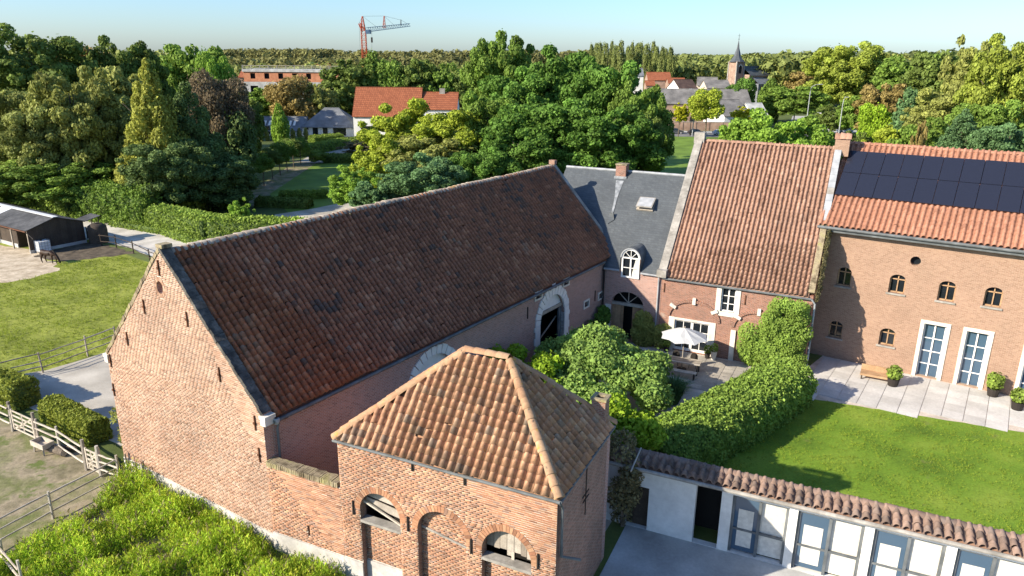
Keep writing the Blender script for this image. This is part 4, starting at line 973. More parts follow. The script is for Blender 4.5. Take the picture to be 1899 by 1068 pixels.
def box_hedge(name, label, pts, hgt, wid, colr, n, leaf, cat='hedge', rounded=.25, lump=.15, group=None, top_tint=0, z0=0, parent=None, asth=True):
    """hedge along a polyline: leaves over a rounded box section, with a dark solid core"""
    rng = np.random.default_rng(abs(hash(label)) % 9999 if False else len(label)*13+len(bpy.data.objects)); P = [Vector((*q[:2], 0)) for q in pts]
    seg = [(P[i], P[i+1]) for i in range(len(P)-1)]; Ls = np.array([(b-a).length for a, b in seg]); tot = Ls.sum()
    per = 2*hgt + wid
    ca = tot*per; ce = 2*wid*hgt
    k = rng.choice(len(seg), n, p=Ls/tot); s = rng.random(n)
    q = rng.random(n)*per
    A = np.array([[a.x, a.y] for a, b in seg]); B = np.array([[b.x, b.y] for a, b in seg]); D = (B-A)/np.linalg.norm(B-A, axis=1)[:, None]; Nn = np.stack([-D[:, 1], D[:, 0]], 1)
    lat = np.where(q < hgt, -1., np.where(q > hgt+wid, 1., (q-hgt)/wid*2-1)); zz = np.where(q < hgt, q, np.where(q > hgt+wid, per-q, hgt))
    nl = np.where(q < hgt, -1., np.where(q > hgt+wid, 1., 0.)); nz = np.where((q >= hgt) & (q <= hgt+wid), 1., 0.)
    # ends
    ne = int(n*ce/(ca+ce)); e = rng.random(n) < ce/(ca+ce); sd = rng.random(n) < .5
    k = np.where(e, np.where(sd, 0, len(seg)-1), k); s = np.where(e, np.where(sd, 0., 1.), s); lat = np.where(e, rng.uniform(-1, 1, n), lat); zz = np.where(e, rng.uniform(0, hgt, n), zz)
    nd = np.where(e, np.where(sd, -1., 1.), 0.); nl = np.where(e, 0, nl); nz = np.where(e, 0, nz)
    over = np.clip(zz - hgt*(1-rounded), 0, None)/(hgt*rounded+1e-6)
    latr = lat*(1 - .35*over**2*(np.abs(lat)))
    zz = zz - np.abs(lat)**3*np.where(nz > 0, hgt*rounded*.45, 0)
    xy = A[k] + D[k]*(s*Ls[k])[:, None] + Nn[k]*(latr*wid/2)[:, None]
    ct = np.concatenate([xy, zz[:, None]], 1); nn = np.concatenate([Nn[k]*nl[:, None] + D[k]*nd[:, None], nz[:, None]+.2], 1)
    lm = np.sin(ct[:, 0]*2.1+1)*np.sin(ct[:, 1]*2.3)*np.sin(ct[:, 2]*2.6+.5) + .6*np.sin(ct[:, 0]*5+ct[:, 2]*4)*np.sin(ct[:, 1]*5.3)
    ct += nn*(lm*lump + np.abs(rng.normal(0, lump*.5, n))*rng.choice([-1, 1], n, p=[.7, .3]))[:, None]
    ct[:, 2] = np.clip(ct[:, 2], .02, None) + z0
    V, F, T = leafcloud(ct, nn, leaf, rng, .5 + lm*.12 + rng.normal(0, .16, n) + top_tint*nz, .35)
    core = MB()
    for a, b in seg:
        d = (b-a).normalized(); core.box((a+b)/2 + Vector((0, 0, z0+hgt*.42)), ((b-a).length-lump, wid*.72, hgt*.8), rz=math.atan2(d.y, d.x))
    if asth:
        t = thing(name, label, cat, (0, 0, 0), 0, group)
        o = addobj('foliage', np_mesh('foliage', V, F, T), t, FOL[colr]); c = core.build('stems', FOL['conifer'], t)
        return t
def blob_plant(name, label, lob, n, leaf, colr, cat='shrub', group=None, flat=.35, seed=1, stem=None, core=.2):
    """shrub of lobes given in world metres"""
    c = np.mean([l[:2] for l in lob], axis=0); t = thing(name, label, cat, (c[0], c[1], 0), 0, group)
    L2 = [(l[0]-c[0], l[1]-c[1], l[2], l[3], l[4] if len(l) > 4 else .85) for l in lob]
    V, F, T = lobes_crown(L2, n, leaf, seed, core, flat)
    addobj('foliage', np_mesh('foliage', V, F, T), t, FOL[colr])
    b = MB()
    for l in L2[:8]: b.tube([(l[0]*.2, l[1]*.2, 0), (l[0]*.6, l[1]*.6, l[2]*.5), (l[0], l[1], l[2])], [.06, .04, .015], 5)
    b.build('stems', 'bark', t)
    return t
def wall_vine(name, label, frame, y, spots, n, leaf, colr, depth=.25, cat='climber', seed=3):
    """climber on a wall: spots are (x, z, r) in the wall plane"""
    rng = np.random.default_rng(seed); S_ = np.array(spots); a = S_[:, 2]**2; k = rng.choice(len(S_), n, p=a/a.sum())
    t = thing(name, label, cat, frame.W(float(S_[:, 0].mean()), y, 0), frame.a)
    ang = rng.uniform(0, 2*np.pi, n); r = S_[k, 2]*np.sqrt(rng.random(n)); bul = np.sqrt(np.clip(1-(r/S_[k, 2])**2, 0, 1))
    x = S_[k, 0]+r*np.cos(ang)-S_[:, 0].mean(); z = np.clip(S_[k, 1]+r*np.sin(ang), .05, None)
    d = -(depth*(.25+bul*rng.uniform(.5, 1.2, n))) + .06*np.sin(x*6)*np.sin(z*5)
    ct = np.stack([x, d, z], 1); nn = np.stack([np.cos(ang)*.5, -np.ones(n), np.sin(ang)*.5+.3], 1)
    V, F, T = leafcloud(ct, nn, leaf, rng, .5+rng.normal(0, .16, len(S_))[k]+rng.normal(0, .16, n), .5)
    addobj('foliage', np_mesh('foliage', V, F, T), t, FOL[colr])
    b = MB(); x0 = float(S_[:, 0].mean())
    for l in S_[:10]: b.tube([(0, -.05, 0), ((l[0]-x0)*.6, -.06, l[1]*.5), (l[0]-x0, -.08, l[1])], [.04, .025, .01], 5)
    b.build('stems', 'bark', t)
    return t
# ---------------------------------------------------------------- trees of the park on the left
tree(45, 40, 125, 235, 'broad', 'dark', 'tall dark green tree rising highest at the left edge', hi=True)
tree(140, 80, 140, 120, 'broad', 'brown', 'brownish tree on the skyline left of the round dark tree', var=1)
tree(225, 66, 135, 135, 'broad', 'dark', 'round dark tree on the skyline above the golden conifer', hi=True, var=1)
tree(310, 96, 170, 80, 'broad', 'olive', 'small olive tree on the skyline next to white roof gables')
tree(352, 78, 165, 130, 'broad', 'mid', 'feathery dark tree behind the bright green maple', var=1)
tree(15, 150, 95, 170, 'broad', 'olive2', 'leafy olive tree at the left edge above the shed', hi=True)
tree(118, 122, 90, 165, 'broad', 'olive', 'large olive green tree standing behind the dark shed', hi=True, var=1)
tree(60, 190, 88, 160, 'broad', 'olive2', 'lower olive tree crowding in front of the left trees', hi=True)
tree(212, 118, 108, 130, 'broad', 'olive', 'olive brown tree just left of the golden conifer', var=1)
tree(205, 175, 93, 120, 'broad', 'olive2', 'dusky tree filling the gap beside the golden conifer', hi=True)
tree(272, 132, 87, 170, 'cone', 'golden', 'golden green conifer with pointed crown in the left park', 'conifer', hi=True)
tree(345, 165, 91, 170, 'cone', 'conifer', 'dark broad conifer to the right of the golden one', 'conifer', hi=True, var=1)
tree(402, 128, 106, 120, 'round', 'copper', 'copper beech with purple brown leaves', hi=True)
tree(396, 85, 135, 88, 'round', 'bright', 'bright green maple above the copper beech', hi=True, var=1)
tree(424, 200, 104, 95, 'round', 'conifer', 'very dark tree under the right side of the copper beech', var=1)
tree(446, 160, 125, 72, 'broad', 'dark', 'dark tree between copper beech and building site')
tree(492, 160, 196, 80, 'broad', 'mid', 'dim green tree left of the brown autumn tree', var=1)
tree(300, 250, 84, 170, 'broad', 'conifer', 'low dark shrubby tree at the foot of the conifers', hi=True)
tree(110, 290, 86, 190, 'broad', 'mid', 'leafy thicket tree directly behind the shed roof', hi=True, var=1)
tree(0, 290, 86, 190, 'broad', 'hedge', 'pale leafy thicket tree at the left edge behind the shed', hi=True)
tree(400, 290, 88, 150, 'broad', 'conifer', 'dark low tree behind the clipped hedge', hi=True)
tree(518, 212, 132, 44, 'poplar', 'bright', 'slim bright green tree standing by the white stable', 'slim_tree')
tree(445, 368, 74, 52, 'airy', 'bright', 'young sapling growing out of the clipped hedge', 'sapling')
for i, (u, v) in enumerate([(455,362),(472,348),(490,345),(506,332),(520,325),(533,318),(545,311),(558,305)]):
    p = gz(u, v); tree_at((p.x, p.y, 0), 5.0 + R.uniform(-.4, .6), 1.9, 'round', 'mid' if i % 3 else 'dark', 'small tree beside the park lawn, ' + ORD[i] + ' in its row counted from the barn', 'row_tree', group='row of small trees by the lawn', base=.36, var=i % 2)
p = gz(440, 372); tree_at((p.x-1, p.y, 0), 5.4, 2.4, 'round', 'bluegreen', 'nearest bushy tree at the near end of the small tree row', 'row_tree', base=.2)
# trees in the middle
tree(745, 188, 102, 165, 'airy', 'yellowgreen', 'yellow green feathery tree in front of the orange roof', hi=True)
tree(850, 203, 98, 190, 'airy', 'yellowgreen', 'feathery yellow green tree beside the chestnuts', hi=True, var=1)
tree(715, 245, 94, 130, 'airy', 'yellowgreen', 'lower yellow green tree at the edge of the park lawn', hi=True)
tree(838, 196, 101, 150, 'broad', 'yellowgreen', 'dense yellow green crown under the lower orange roof', hi=True)
tree(800, 240, 95, 200, 'broad', 'olive', 'olive leafy tree in the heart of the yellow green group', hi=True)
tree(655, 308, 86, 100, 'airy', 'bright', 'light green shrub tree right of the park lawn', hi=True, var=1)
tree(780, 285, 80, 170, 'broad', 'bluegreen', 'spreading green juniper just behind the barn ridge', hi=True, name='juniper')
tree(690, 335, 78, 90, 'broad', 'bluegreen', 'small bushy juniper behind the barn ridge', name='juniper', var=1)
tree(885, 270, 84, 140, 'broad', 'chestnut', 'green tree touching the barn ridge near its middle', hi=True)
tree(935, 56, 125, 150, 'broad', 'mid', 'tallest tree of the dark green clump', hi=True, var=1)
tree(965, 118, 108, 190, 'broad', 'chestnut', 'dense green tree at the left of the chestnut clump', hi=True)
tree(1055, 84, 112, 190, 'broad', 'chestnut', 'highest round crown in the middle of the chestnut clump', hi=True, var=1)
tree(1135, 106, 106, 180, 'broad', 'chestnut', 'dense crown on the right shoulder of the chestnut clump', hi=True)
tree(1190, 148, 100, 120, 'broad', 'mid', 'right hand crown of the chestnut clump beside the meadow', hi=True, var=1)
tree(1010, 175, 94, 220, 'broad', 'chestnut', 'large chestnut in front above the barn ridge end', hi=True)
tree(1120, 185, 91, 210, 'broad', 'chestnut', 'large dark chestnut above the slate roof', hi=True, var=1)
tree(905, 165, 100, 150, 'broad', 'mid', 'green tree between the yellow trees and the chestnuts', hi=True)
tree(1195, 205, 94, 90, 'broad', 'dark', 'dark lower tree at the edge of the green meadow', hi=True)
tree(960, 235, 87, 170, 'broad', 'chestnut', 'leafy lower chestnut touching the barn ridge', hi=True, var=1)
for u, vt, wd, kd, cl, lb in [(545,134,100,'round','brown','golden brown autumn tree in front of the building site'),(590,150,70,'broad','olive','olive tree right of the brown autumn tree'),(648,104,110,'broad','dark','dark tree directly in front of the crane mast'),
    (692,120,64,'poplar','mid','narrow green tree right of the crane mast'),(728,106,74,'round','mid','round green tree behind the orange roof'),(775,106,80,'broad','dark','dark green tree behind the middle of the orange roof'),(822,112,80,'broad','mid','green tree behind the lower orange roof'),(868,130,80,'round','dark','dark round tree at the right end of the orange roof'),(632,150,60,'broad','dark','shaded tree beside the gable of the orange roofed house')]:
    tree(u, vt, 205 if u > 600 else 188, wd, kd, cl, lb, var=int(u) % 2)
# trees on the right
bl = [gz(1440, 240, 4), gz(1395, 240, 4), gz(1490, 255, 4)]
for u, vt, wd, lb in [(1402,212,170,'bright green bush left of the lamp above the wing roof'),(1452,203,220,'largest bright green bush above the tiled wing roof'),(1512,232,170,'low end of the bright green bushes by the wing chimney')]:
    tree(u, vt, 78, wd, 'broad', 'bright', lb, 'bush', hi=True, cat='bush', var=1)
tree(1315, 163, 178, 68, 'round', 'yellowgreen', 'round yellow green street tree between the parked cars', base=.25)
tree(1262, 192, 182, 38, 'airy', 'yellow', 'small yellow tree left of the round street tree', base=.4)
tree(1376, 198, 184, 46, 'airy', 'yellow', 'small yellow tree right of the silver car', base=.35)
tree(1376, 141, 222, 58, 'round', 'chestnut', 'dark green round tree below the church tower')
tree(1575, 72, 235, 150, 'broad', 'gold', 'tall yellow olive plane tree right of the church', hi=True)
for u, vt, y, wd, kd, cl, lb in [(1432,160,232,60,'poplar','mid','dark green tree left of the tall street lamp'),(1480,158,225,110,'broad','mid','wide green tree behind the concrete yard'),(1445,118,300,100,'round','olive','olive tree to the right of the church nave'),(1500,120,290,80,'broad','brown','brown green tree behind the yard trees'),
    (1550,190,190,70,'broad','dark','dark shrub tree beside the grey container'),(1600,175,175,80,'broad','mid','green tree right of the container'),(1645,152,170,95,'broad','brown','rusty brown tree among the right hand trees'),(1640,96,265,150,'broad','olive','olive tree on the right skyline'),
    (1700,96,205,140,'broad','mid','broad green tree in the middle of the right skyline'),(1765,88,190,140,'broad','dark','dark tree on the right skyline'),(1800,70,150,100,'airy','olive','thin topped tree on the right skyline'),(1850,82,142,150,'broad','olive','olive tree left of the yellow tree at the right edge'),(1890,62,115,160,'broad','gold','large yellow green tree at the right edge'),
    (1628,188,140,70,'round','lime','lime yellow shrub behind the right house'),(1690,165,136,100,'cone','bluegreen','blue green conifer behind the right house'),(1762,160,126,140,'broad','olive','olive leafy tree behind the right roof'),(1840,178,110,150,'broad','mid','green tree behind the right end of the roof'),(1722,212,112,110,'broad','mid','low green tree above the solar roof'),
    (1790,215,102,150,'cone','bluegreen','spreading blue conifer above the solar roof'),(1880,222,96,140,'broad','bluegreen','bluish tree at the right edge above the roof'),(1655,232,118,100,'airy','yellowgreen','pale yellow shrub right of the wing chimney'),(1713,222,96,34,'airy','brown','thin rust red shrub above the solar roof'),(1900,130,130,160,'broad','olive','olive tree at the far right edge'),(1590,240,130,60,'broad','dark','low dark shrub right of the wing chimney')]:
    tree(u, vt, y, wd, kd, cl, lb, var=int(u+y) % 2, hi=(y < 145 and wd > 120))
for i in range(17):
    u = 1098 + i*9.2 + R.uniform(-3, 3); tree(u, 98 + R.uniform(-2, 5) + max(0, i-12)*2, 335 + R.uniform(-20, 25), 24 + R.uniform(-4, 6), 'poplar', 'poplar', 'slender poplar on the skyline, ' + ORD[i] + ' from the left in its row', 'poplar', group='poplars on the skyline', var=i % 2)
# ---------------------------------------------------------------- woods at the horizon: one mass each
def forest(name, label, rows, colr, seed):
    rng = np.random.default_rng(seed); Vs = []; Fs = []; Ts = []; nv = 0
    for u0, u1, y, vt, jv, n, rx, leaf, k in rows:
        for i in range(n):
            u = u0 + (u1-u0)*(i+rng.random())/n; yy = y*rng.uniform(.92, 1.1); vtop = vt(u) if callable(vt) else vt
            top = gy(u, vtop + rng.normal(0, jv), yy); h = max(6, top.z); r = rx*rng.uniform(.75, 1.3)
            d = rng.normal(size=(k, 3)); d[:, 1] = -np.abs(d[:, 1])*.8; d[:, 2] = d[:, 2]*.8 + .25; d /= np.linalg.norm(d, axis=1)[:, None]
            rr_ = np.clip(1-np.abs(rng.normal(0, .15, k)), .4, 1); hh = h*.62
            c = np.stack([top.x + d[:, 0]*r*rr_, yy + d[:, 1]*r*rr_, h - hh*.5 + d[:, 2]*hh*.5*rr_], 1)
            d[:, 2] += .2
            V, F, T = leafcloud(c, d, leaf, rng, .5 + rng.normal(0, .16) + rng.normal(0, .15, k), .5)
            Vs.append(V); Fs.append(F + nv); Ts.append(T); nv += len(V)
    o = addobj(name, np_mesh(name, np.concatenate(Vs), np.concatenate(Fs), np.concatenate(Ts)), None, FOL[colr], 'stuff')
    o['label'] = label; o['category'] = 'wood'
    return o
forest('far_wood', 'distant green wood along the whole horizon', [(-150, 2050, 900, 101, 1.0, 260, 8, 2.0, 70), (-150, 2050, 700, 104, 1.2, 260, 7, 1.7, 70), (-150, 2050, 560, 110, 1.5, 260, 6, 1.5, 70)], 'far', 5)
forest('autumn_wood', 'brownish autumn wood beyond the building site and crane', [(395, 620, 430, 91, 1.6, 120, 3.2, .8, 170), (620, 1110, 480, 95, 2.5, 140, 5, .95, 200), (395, 900, 380, 106, 2.5, 120, 4.5, .9, 150)], 'farbrown', 6)
forest('village_wood', 'olive green wood behind the church and village', [(1225, 1530, 420, 103, 3, 80, 6, 1.4, 120), (1235, 1530, 360, 116, 4, 70, 5, 1.2, 120), (1390, 1560, 320, 101, 4, 26, 7, 1.2, 160)], 'poplar', 7)
forest('right_wood', 'mixed green wood on the right skyline', [(1600, 2000, 330, 97, 3, 70, 7, 1.3, 140), (1620, 2000, 260, 112, 5, 50, 6, 1.1, 140)], 'far', 8)
forest('left_wood', 'dark wood behind the park at the left', [(-120, 330, 220, 96, 5, 45, 6, .9, 150), (380, 900, 300, 122, 4, 80, 5, 1.0, 120)], 'olive2', 9)

# ---------------------------------------------------------------- hedges
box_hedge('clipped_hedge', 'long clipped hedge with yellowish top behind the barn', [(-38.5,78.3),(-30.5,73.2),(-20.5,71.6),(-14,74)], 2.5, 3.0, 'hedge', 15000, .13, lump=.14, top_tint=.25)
box_hedge('clipped_mound', 'tall clipped hedge mound beside the concrete track', [(-49,83.5),(-44.5,81.5),(-39.5,79.5)], 3.9, 3.4, 'mid', 12000, .14, lump=.35, rounded=.6)
box_hedge('bramble_bank', 'pale bramble bank running behind the shed', [(-74,95),(-60,88),(-50,83.5)], 4.2, 3.5, 'hedge', 13000, .17, lump=.5, rounded=.5)
box_hedge('ground_ivy', 'low pale ivy edging along the concrete track', [(-44,79.4),(-37,75.8),(-30,70.2),(-26,66.5)], .7, 1.1, 'hedge', 5000, .11, lump=.15, rounded=.6)
box_hedge('yard_hedge', 'square clipped hedge behind the wooden fence near the gable', [(-23.7,34.3),(-19.9,31.8)], 1.2, 1.15, 'hedge_gold', 9000, .07, lump=.06)
box_hedge('yard_hedge', 'clipped hedge at the left edge beside the gravel yard', [(-31,38.2),(-25.7,35.4)], 1.6, 1.5, 'hedge_gold', 9000, .075, lump=.07)
box_hedge('courtyard_hedge', 'wide sunny hedge dividing courtyard from the lawn', [(5.9,28.6),(10.2,32.6),(13.2,35.3),(15.4,37.6)], 2.15, 3.0, 'ivy', 42000, .075, lump=.11, rounded=.4)
for i, (a, b, h, w_, lb) in enumerate([((480,381),(575,385),1.0,2.0,'dark low box hedge nearest the barn in the park'),((520,368),(606,366),.9,1.6,'low box hedge along the near end of the park lawn'),((548,291),(638,273),1.9,2.6,'long square hedge in front of the white stable'),((578,266),(632,262),1.6,3.0,'short green hedge beside the white stable doors'),((605,300),(675,301),1.3,3.5,'rounded hedge at the far end of the park lawn')]):
    p, q = gz(*a), gz(*b); box_hedge('park_hedge', lb, [(p.x, p.y), (q.x, q.y)], h, w_, 'dark' if i in (0, 4) else 'hedge', 4500, .17, lump=.1)
for i in range(8):
    p = gz(484+i*12, 262-i*.6); t = tree_at((p.x, p.y, 0), 2.2, .8, 'poplar', 'olive', 'clipped column shrub before the white stable, ' + ORD[i] + ' from the left', 'column_shrub', 'shrub', group='clipped columns by the stable')
p = gz(592, 302); tree_at((p.x, p.y, 0), 2.4, 2.0, 'round', 'hedge', 'round grey green shrub at the corner of the park path', 'shrub', 'shrub')
p = gz(665, 284); tree_at((p.x, p.y, 0), 2.6, 4.2, 'airy', 'dry', 'dry flower bed below the orange roofed house', 'shrub', 'shrub')
p = gz(668, 268); tree_at((p.x, p.y, 0), 2.0, 2.5, 'airy', 'hedge', 'pale shrub beside the steps of the white house', 'shrub', 'shrub')

# ---------------------------------------------------------------- plants of the courtyard
rr = random.Random(3)
lob = []
for i in range(64):
    t = rr.uniform(0, 6.28); q = math.sqrt(rr.random()); lob.append((4.75+3.2*q*math.cos(t)*.95 - .3*q*math.sin(t), 36.4+4.3*q*math.sin(t), 3.1*(1-.4*q*q)+rr.uniform(-.35,.45), rr.uniform(.5,.95)))
blob_plant('fig_tree', 'large spreading fig tree filling the courtyard', lob, 42000, .10, 'fig', 'tree', seed=4, flat=.45)
lob = [(rr.uniform(-1.3, 2.4), 34.3+rr.uniform(-1.5,2.0), rr.uniform(2.2,3.3), rr.uniform(.45,.75)) for i in range(16)]
blob_plant('vine_bush', 'lime green vine bush behind the roof ridge of the coach house', lob, 9000, .10, 'lime', 'shrub', seed=5)
lob = [(5.3+rr.uniform(-1.1,.7), 27.6+rr.uniform(-1.2,1.6), rr.uniform(1.6,4.3), rr.uniform(.45,.8)) for i in range(16)]
blob_plant('vine_bush', 'bright vine climbing behind the small chimney', lob, 9000, .10, 'lime', 'shrub', seed=6)
lob = [(4.5+rr.uniform(-.3,.3), 25.6+rr.uniform(-.9,.9), .5+i*.22, rr.uniform(.45,.65)) for i in range(16)]
blob_plant('dry_bush', 'dry brownish bush at the back corner of the coach house', lob, 6500, .07, 'dry', 'shrub', seed=8, core=.4)
lob = [(6.7+rr.uniform(-.8,.8), 30.6+rr.uniform(-1.2,1.6), rr.uniform(.6,1.7), rr.uniform(.4,.7)) for i in range(10)]
blob_plant('dark_shrub', 'dark leafed shrub between fig tree and hedge', lob, 5000, .10, 'chestnut', 'shrub', seed=9)
wall_vine('wall_ivy', 'green climber covering the right half of the wing facade', FT, 0, [(5.6+rr.random()*3.2, .4+rr.random()*3.3, rr.uniform(.5,.8)) for i in range(26)] + [(6.6+rr.random()*2.0, 3.9+rr.random()*.3, .5) for i in range(7)] + [(5.7+i*.4, .5+rr.random()*.8, .7) for i in range(7)], 24000, .07, 'ivy', .75, seed=11)
wall_vine('wall_ivy', 'dark climber hanging beside the wooden gate', FT, 0, [(-.95+rr.uniform(-.35,.7), rr.uniform(.3,3.0), rr.uniform(.35,.55)) for i in range(18)] + [(.1+rr.random()*.6, rr.uniform(.3,1.3), .5) for i in range(6)], 8000, .08, 'olive', .5, seed=12)
wall_vine('wall_ivy', 'low dark climber at the foot of the barn yard wall', FB, 0, [(23.6+rr.uniform(0,3.4), 0, .1) for i in range(1)] + [(23.8+i*.32+rr.uniform(-.1,.1), .4+.13*i*rr.random()+rr.random()*.5, .5) for i in range(11)] + [(26.6+rr.random()*.6, rr.uniform(1,2.3), .4) for i in range(6)], 6000, .09, 'chestnut', .6, seed=13)
wall_vine('dead_vine', 'dry dead vine hanging down the right verge of the wing', Frame(FT.W(9.02, 0), FT.a+math.pi/2), 0, [(.1+i*.28, 5.0+i*.29+rr.uniform(-.15,.1), .38) for i in range(11)], 6000, .06, 'dry', .25, seed=14)
lob = [(-17.9+rr.uniform(-.7,.5), 31.2+rr.uniform(-.9,1.0), rr.uniform(.5,2.4), rr.uniform(.3,.5)) for i in range(16)]
blob_plant('twiggy_shrub', 'thin twiggy shrub at the left corner of the barn gable', lob, 1700, .08, 'olive', 'shrub', seed=15, core=.5)
# ornamental grass and courtyard rows
def grass_tuft(name, label, p, h, r, n, colr, cat='grass plant'):
    rng = np.random.default_rng(n); t = thing(name, label, cat, p)
    a = rng.uniform(0, 6.28, n); l = r*np.sqrt(rng.random(n)); hh = h*rng.uniform(.6, 1.1, n)
    b0 = np.stack([l*.25*np.cos(a), l*.25*np.sin(a), np.zeros(n)], 1); b1 = np.stack([l*.7*np.cos(a), l*.7*np.sin(a), hh*.8], 1); b2 = np.stack([l*1.2*np.cos(a), l*1.2*np.sin(a), hh*.9], 1)
    w_ = np.stack([-np.sin(a), np.cos(a), 0*a], 1)*.02
    V = np.stack([b0-w_, b0+w_, b1+w_, b1-w_, b2], 1).reshape(-1, 3); base = (np.arange(n)*5)[:, None]
    F = np.concatenate([base+np.array([[0,1,2,3]]), base+np.array([[3,2,4,4]])]); 
    V = np.stack([b0-w_, b0+w_, b1+w_*.8, b1-w_*.8, b1-w_*.8, b1+w_*.8, b2+w_*.2, b2-w_*.2], 1).reshape(-1, 3); F = np.arange(n*8).reshape(-1, 4)
    addobj('blades', np_mesh('blades', V, F, np.repeat(rng.random(n), 2)), t, FOL[colr]); return t
p = gz(1262, 728, .2); grass_tuft('ornamental_grass', 'tuft of ornamental grass between bench and hedge', (8.9, 36.6, 0), 1.5, .9, 700, 'bluegreen')
# ---------------------------------------------------------------- tall weeds in the foreground and grass tufts
def weeds(name, label, poly, n, h, sz, colr, seed, xy=None):
    rng = np.random.default_rng(seed); P = []
    X0, X1 = min(p[0] for p in poly), max(p[0] for p in poly); Y0, Y1 = min(p[1] for p in poly), max(p[1] for p in poly)
    while len(P) < n:
        x, y = rng.uniform(X0, X1), rng.uniform(Y0, Y1)
        if inpoly(x, y, poly): P.append((x, y))
    P = np.array(P); f = np.sin(P[:, 0]*1.1+1)*np.sin(P[:, 1]*1.4) + .6*np.sin(P[:, 0]*3.1)*np.sin(P[:, 1]*2.7+2)
    keep = rng.random(n) < np.clip(.75+f*.5, .15, 1); P = P[keep]; f = f[keep]; n = len(P)
    k = 7; hh = np.clip(h*(.65+.35*f), .15, None)*rng.uniform(.6, 1.2, n)
    a = rng.uniform(0, 6.28, (n, k)); q = rng.random((n, k)); lean = rng.normal(0, .12, (n, 2))
    x = P[:, 0:1] + lean[:, 0:1]*q*hh[:, None] + .09*np.cos(a)*(1.2-q); y = P[:, 1:2] + lean[:, 1:2]*q*hh[:, None] + .09*np.sin(a)*(1.2-q); z = hh[:, None]*q
    c = np.stack([x, y, z], 2).reshape(-1, 3); t = np.stack([np.cos(a)*.6, np.sin(a)*.6, .8+0*a], 2).reshape(-1, 3); t /= np.linalg.norm(t, axis=1)[:, None]
    b = np.cross(t, rng.normal(size=t.shape)); b /= np.linalg.norm(b, axis=1)[:, None]; s = sz*rng.uniform(.6, 1.4, len(c))[:, None]
    V = np.stack([c-t*s, c+b*s*.22, c+t*s, c-b*s*.22], 1).reshape(-1, 3); F = np.arange(len(c)*4).reshape(-1, 4)
    T = np.clip(.5 + np.repeat(f*.16+rng.normal(0, .12, n), k) + rng.normal(0, .12, len(c)), 0, 1)
    o = addobj(name, np_mesh(name, V, F, T), None, FOL[colr], 'stuff'); o['label'] = label; o['category'] = 'weeds'; return o
wp = [gz(u, v).xy for u, v in ((238,878),(330,930),(420,968),(505,1022),(640,1075),(700,1130),(300,1200),(-60,1120),(-20,1050),(60,1005),(140,968),(190,930))]
weeds('tall_weeds', 'tall bright green weeds below the barn gable', wp, 15000, .85, .075, 'weed', 31)
weeds('seeding_weeds', 'yellowish seeding weeds among the green ones', wp, 5000, 1.0, .065, 'weed_gold', 32)

pp = [(-31,38.6),(-29.6,38.8),(-27.8,40.3),(-25.3,44.1),(-17.5,56.5),(-33,64),(-36.5,66.2),(-40.6,63.3),(-39.2,61.3),(-41.2,58),(-44.5,55),(-53,50),(-46,44)]
o = weeds('pasture_grass', 'short tufty grass of the pasture', pp, 15000, .10, .055, 'turf', 33); o['category'] = 'grass'
o = weeds('lawn_grass', 'short grass blades of the right hand lawn', [(9,30.5),(14.4,36.6),(16.6,37.2),(31,31.2),(31,21.5),(22,21.8),(8,28.2)], 9000, .045, .035, 'turf', 35); o['category'] = 'grass'
o = weeds('dead_stems', 'few dry brown stems among the tall weeds', wp, 900, 1.15, .10, 'dry', 36)
# ---------------------------------------------------------------- fences and gates
def post(parent, p, h, r=.055, m='wood_grey', lean=(0, 0)):
    b = MB(); b.tube([(p[0], p[1], 0), (p[0]+lean[0]*.5, p[1]+lean[1]*.5, h*.5), (p[0]+lean[0], p[1]+lean[1], h)], [r*1.05, r, r*.9], 7, tint=R.random()); return b.build('post', m, parent)
def rail(parent, p, q, r=.035, m='wood_grey', sag=.02, name='rail'):
    p, q = Vector(p), Vector(q); pts = [p + (q-p)*(i/4) + Vector((0, 0, R.uniform(-sag, sag) if 0 < i < 4 else 0)) for i in range(5)]
    b = MB(); b.tube(pts, [r*R.uniform(.8, 1.15) for _ in pts], 6, tint=R.random()); return b.build(name, m, parent)
def fence(label, pts, h, rails, m='wood_grey', pr=.055, rrad=.035):
    t = thing('fence', label, 'fence', (pts[0].x, pts[0].y, 0)); o = Vector((pts[0].x, pts[0].y, 0)); L = [Vector((p.x, p.y, 0))-o for p in pts]
    for p in L: post(t, p, h*R.uniform(.95, 1.05), pr, m, (R.gauss(0, .03), R.gauss(0, .03)))
    for a, b in zip(L, L[1:]):
        n = (b-a).normalized().cross(Vector((0, 0, 1)))*.05
        for z in rails: rail(t, a+n+Vector((0,0,z+R.uniform(-.04,.04))), b+n+Vector((0,0,z+R.uniform(-.04,.04))), rrad, m)
    return t
fence('dark two rail fence along the concrete track beyond the pasture', [gz(*q) for q in ((163,442),(189,456),(216,459),(248,470),(279,487),(318,502))], 1.25, (.5, 1.05), 'wood_dark', .06, .04)
fence('three rail fence between pasture and gravel yard', [gz(*q) for q in ((-90,735),(-5,712),(80,691),(163,661),(217,640))], 1.35, (.4, .8, 1.2), 'wood_grey', .05, .035)
fence('three rail fence running from the small gate to the lower left', [gz(*q) for q in ((222,897),(99,962),(-40,1040))], 1.3, (.35, .75, 1.15), 'wood_grey', .055, .035)
fe = fence('pale rail fence along the clipped hedges by the paddock', [gz(*q) for q in ((73,822),(112,838),(160,870))], 1.35, (.4, .8, 1.2), 'wood_pale', .06, .045)
fence('short pale fence between small gate and barn gable', [gz(*q) for q in ((191,884),(225,896))], 1.4, (.4, .8, 1.15), 'wood_pale', .06, .04)
fence('pale rail fence at the left edge beyond the big gate', [gz(*q) for q in ((-70,760),(-20,778),(24,800))], 1.4, (.45, .85, 1.25), 'wood_pale', .06, .045)
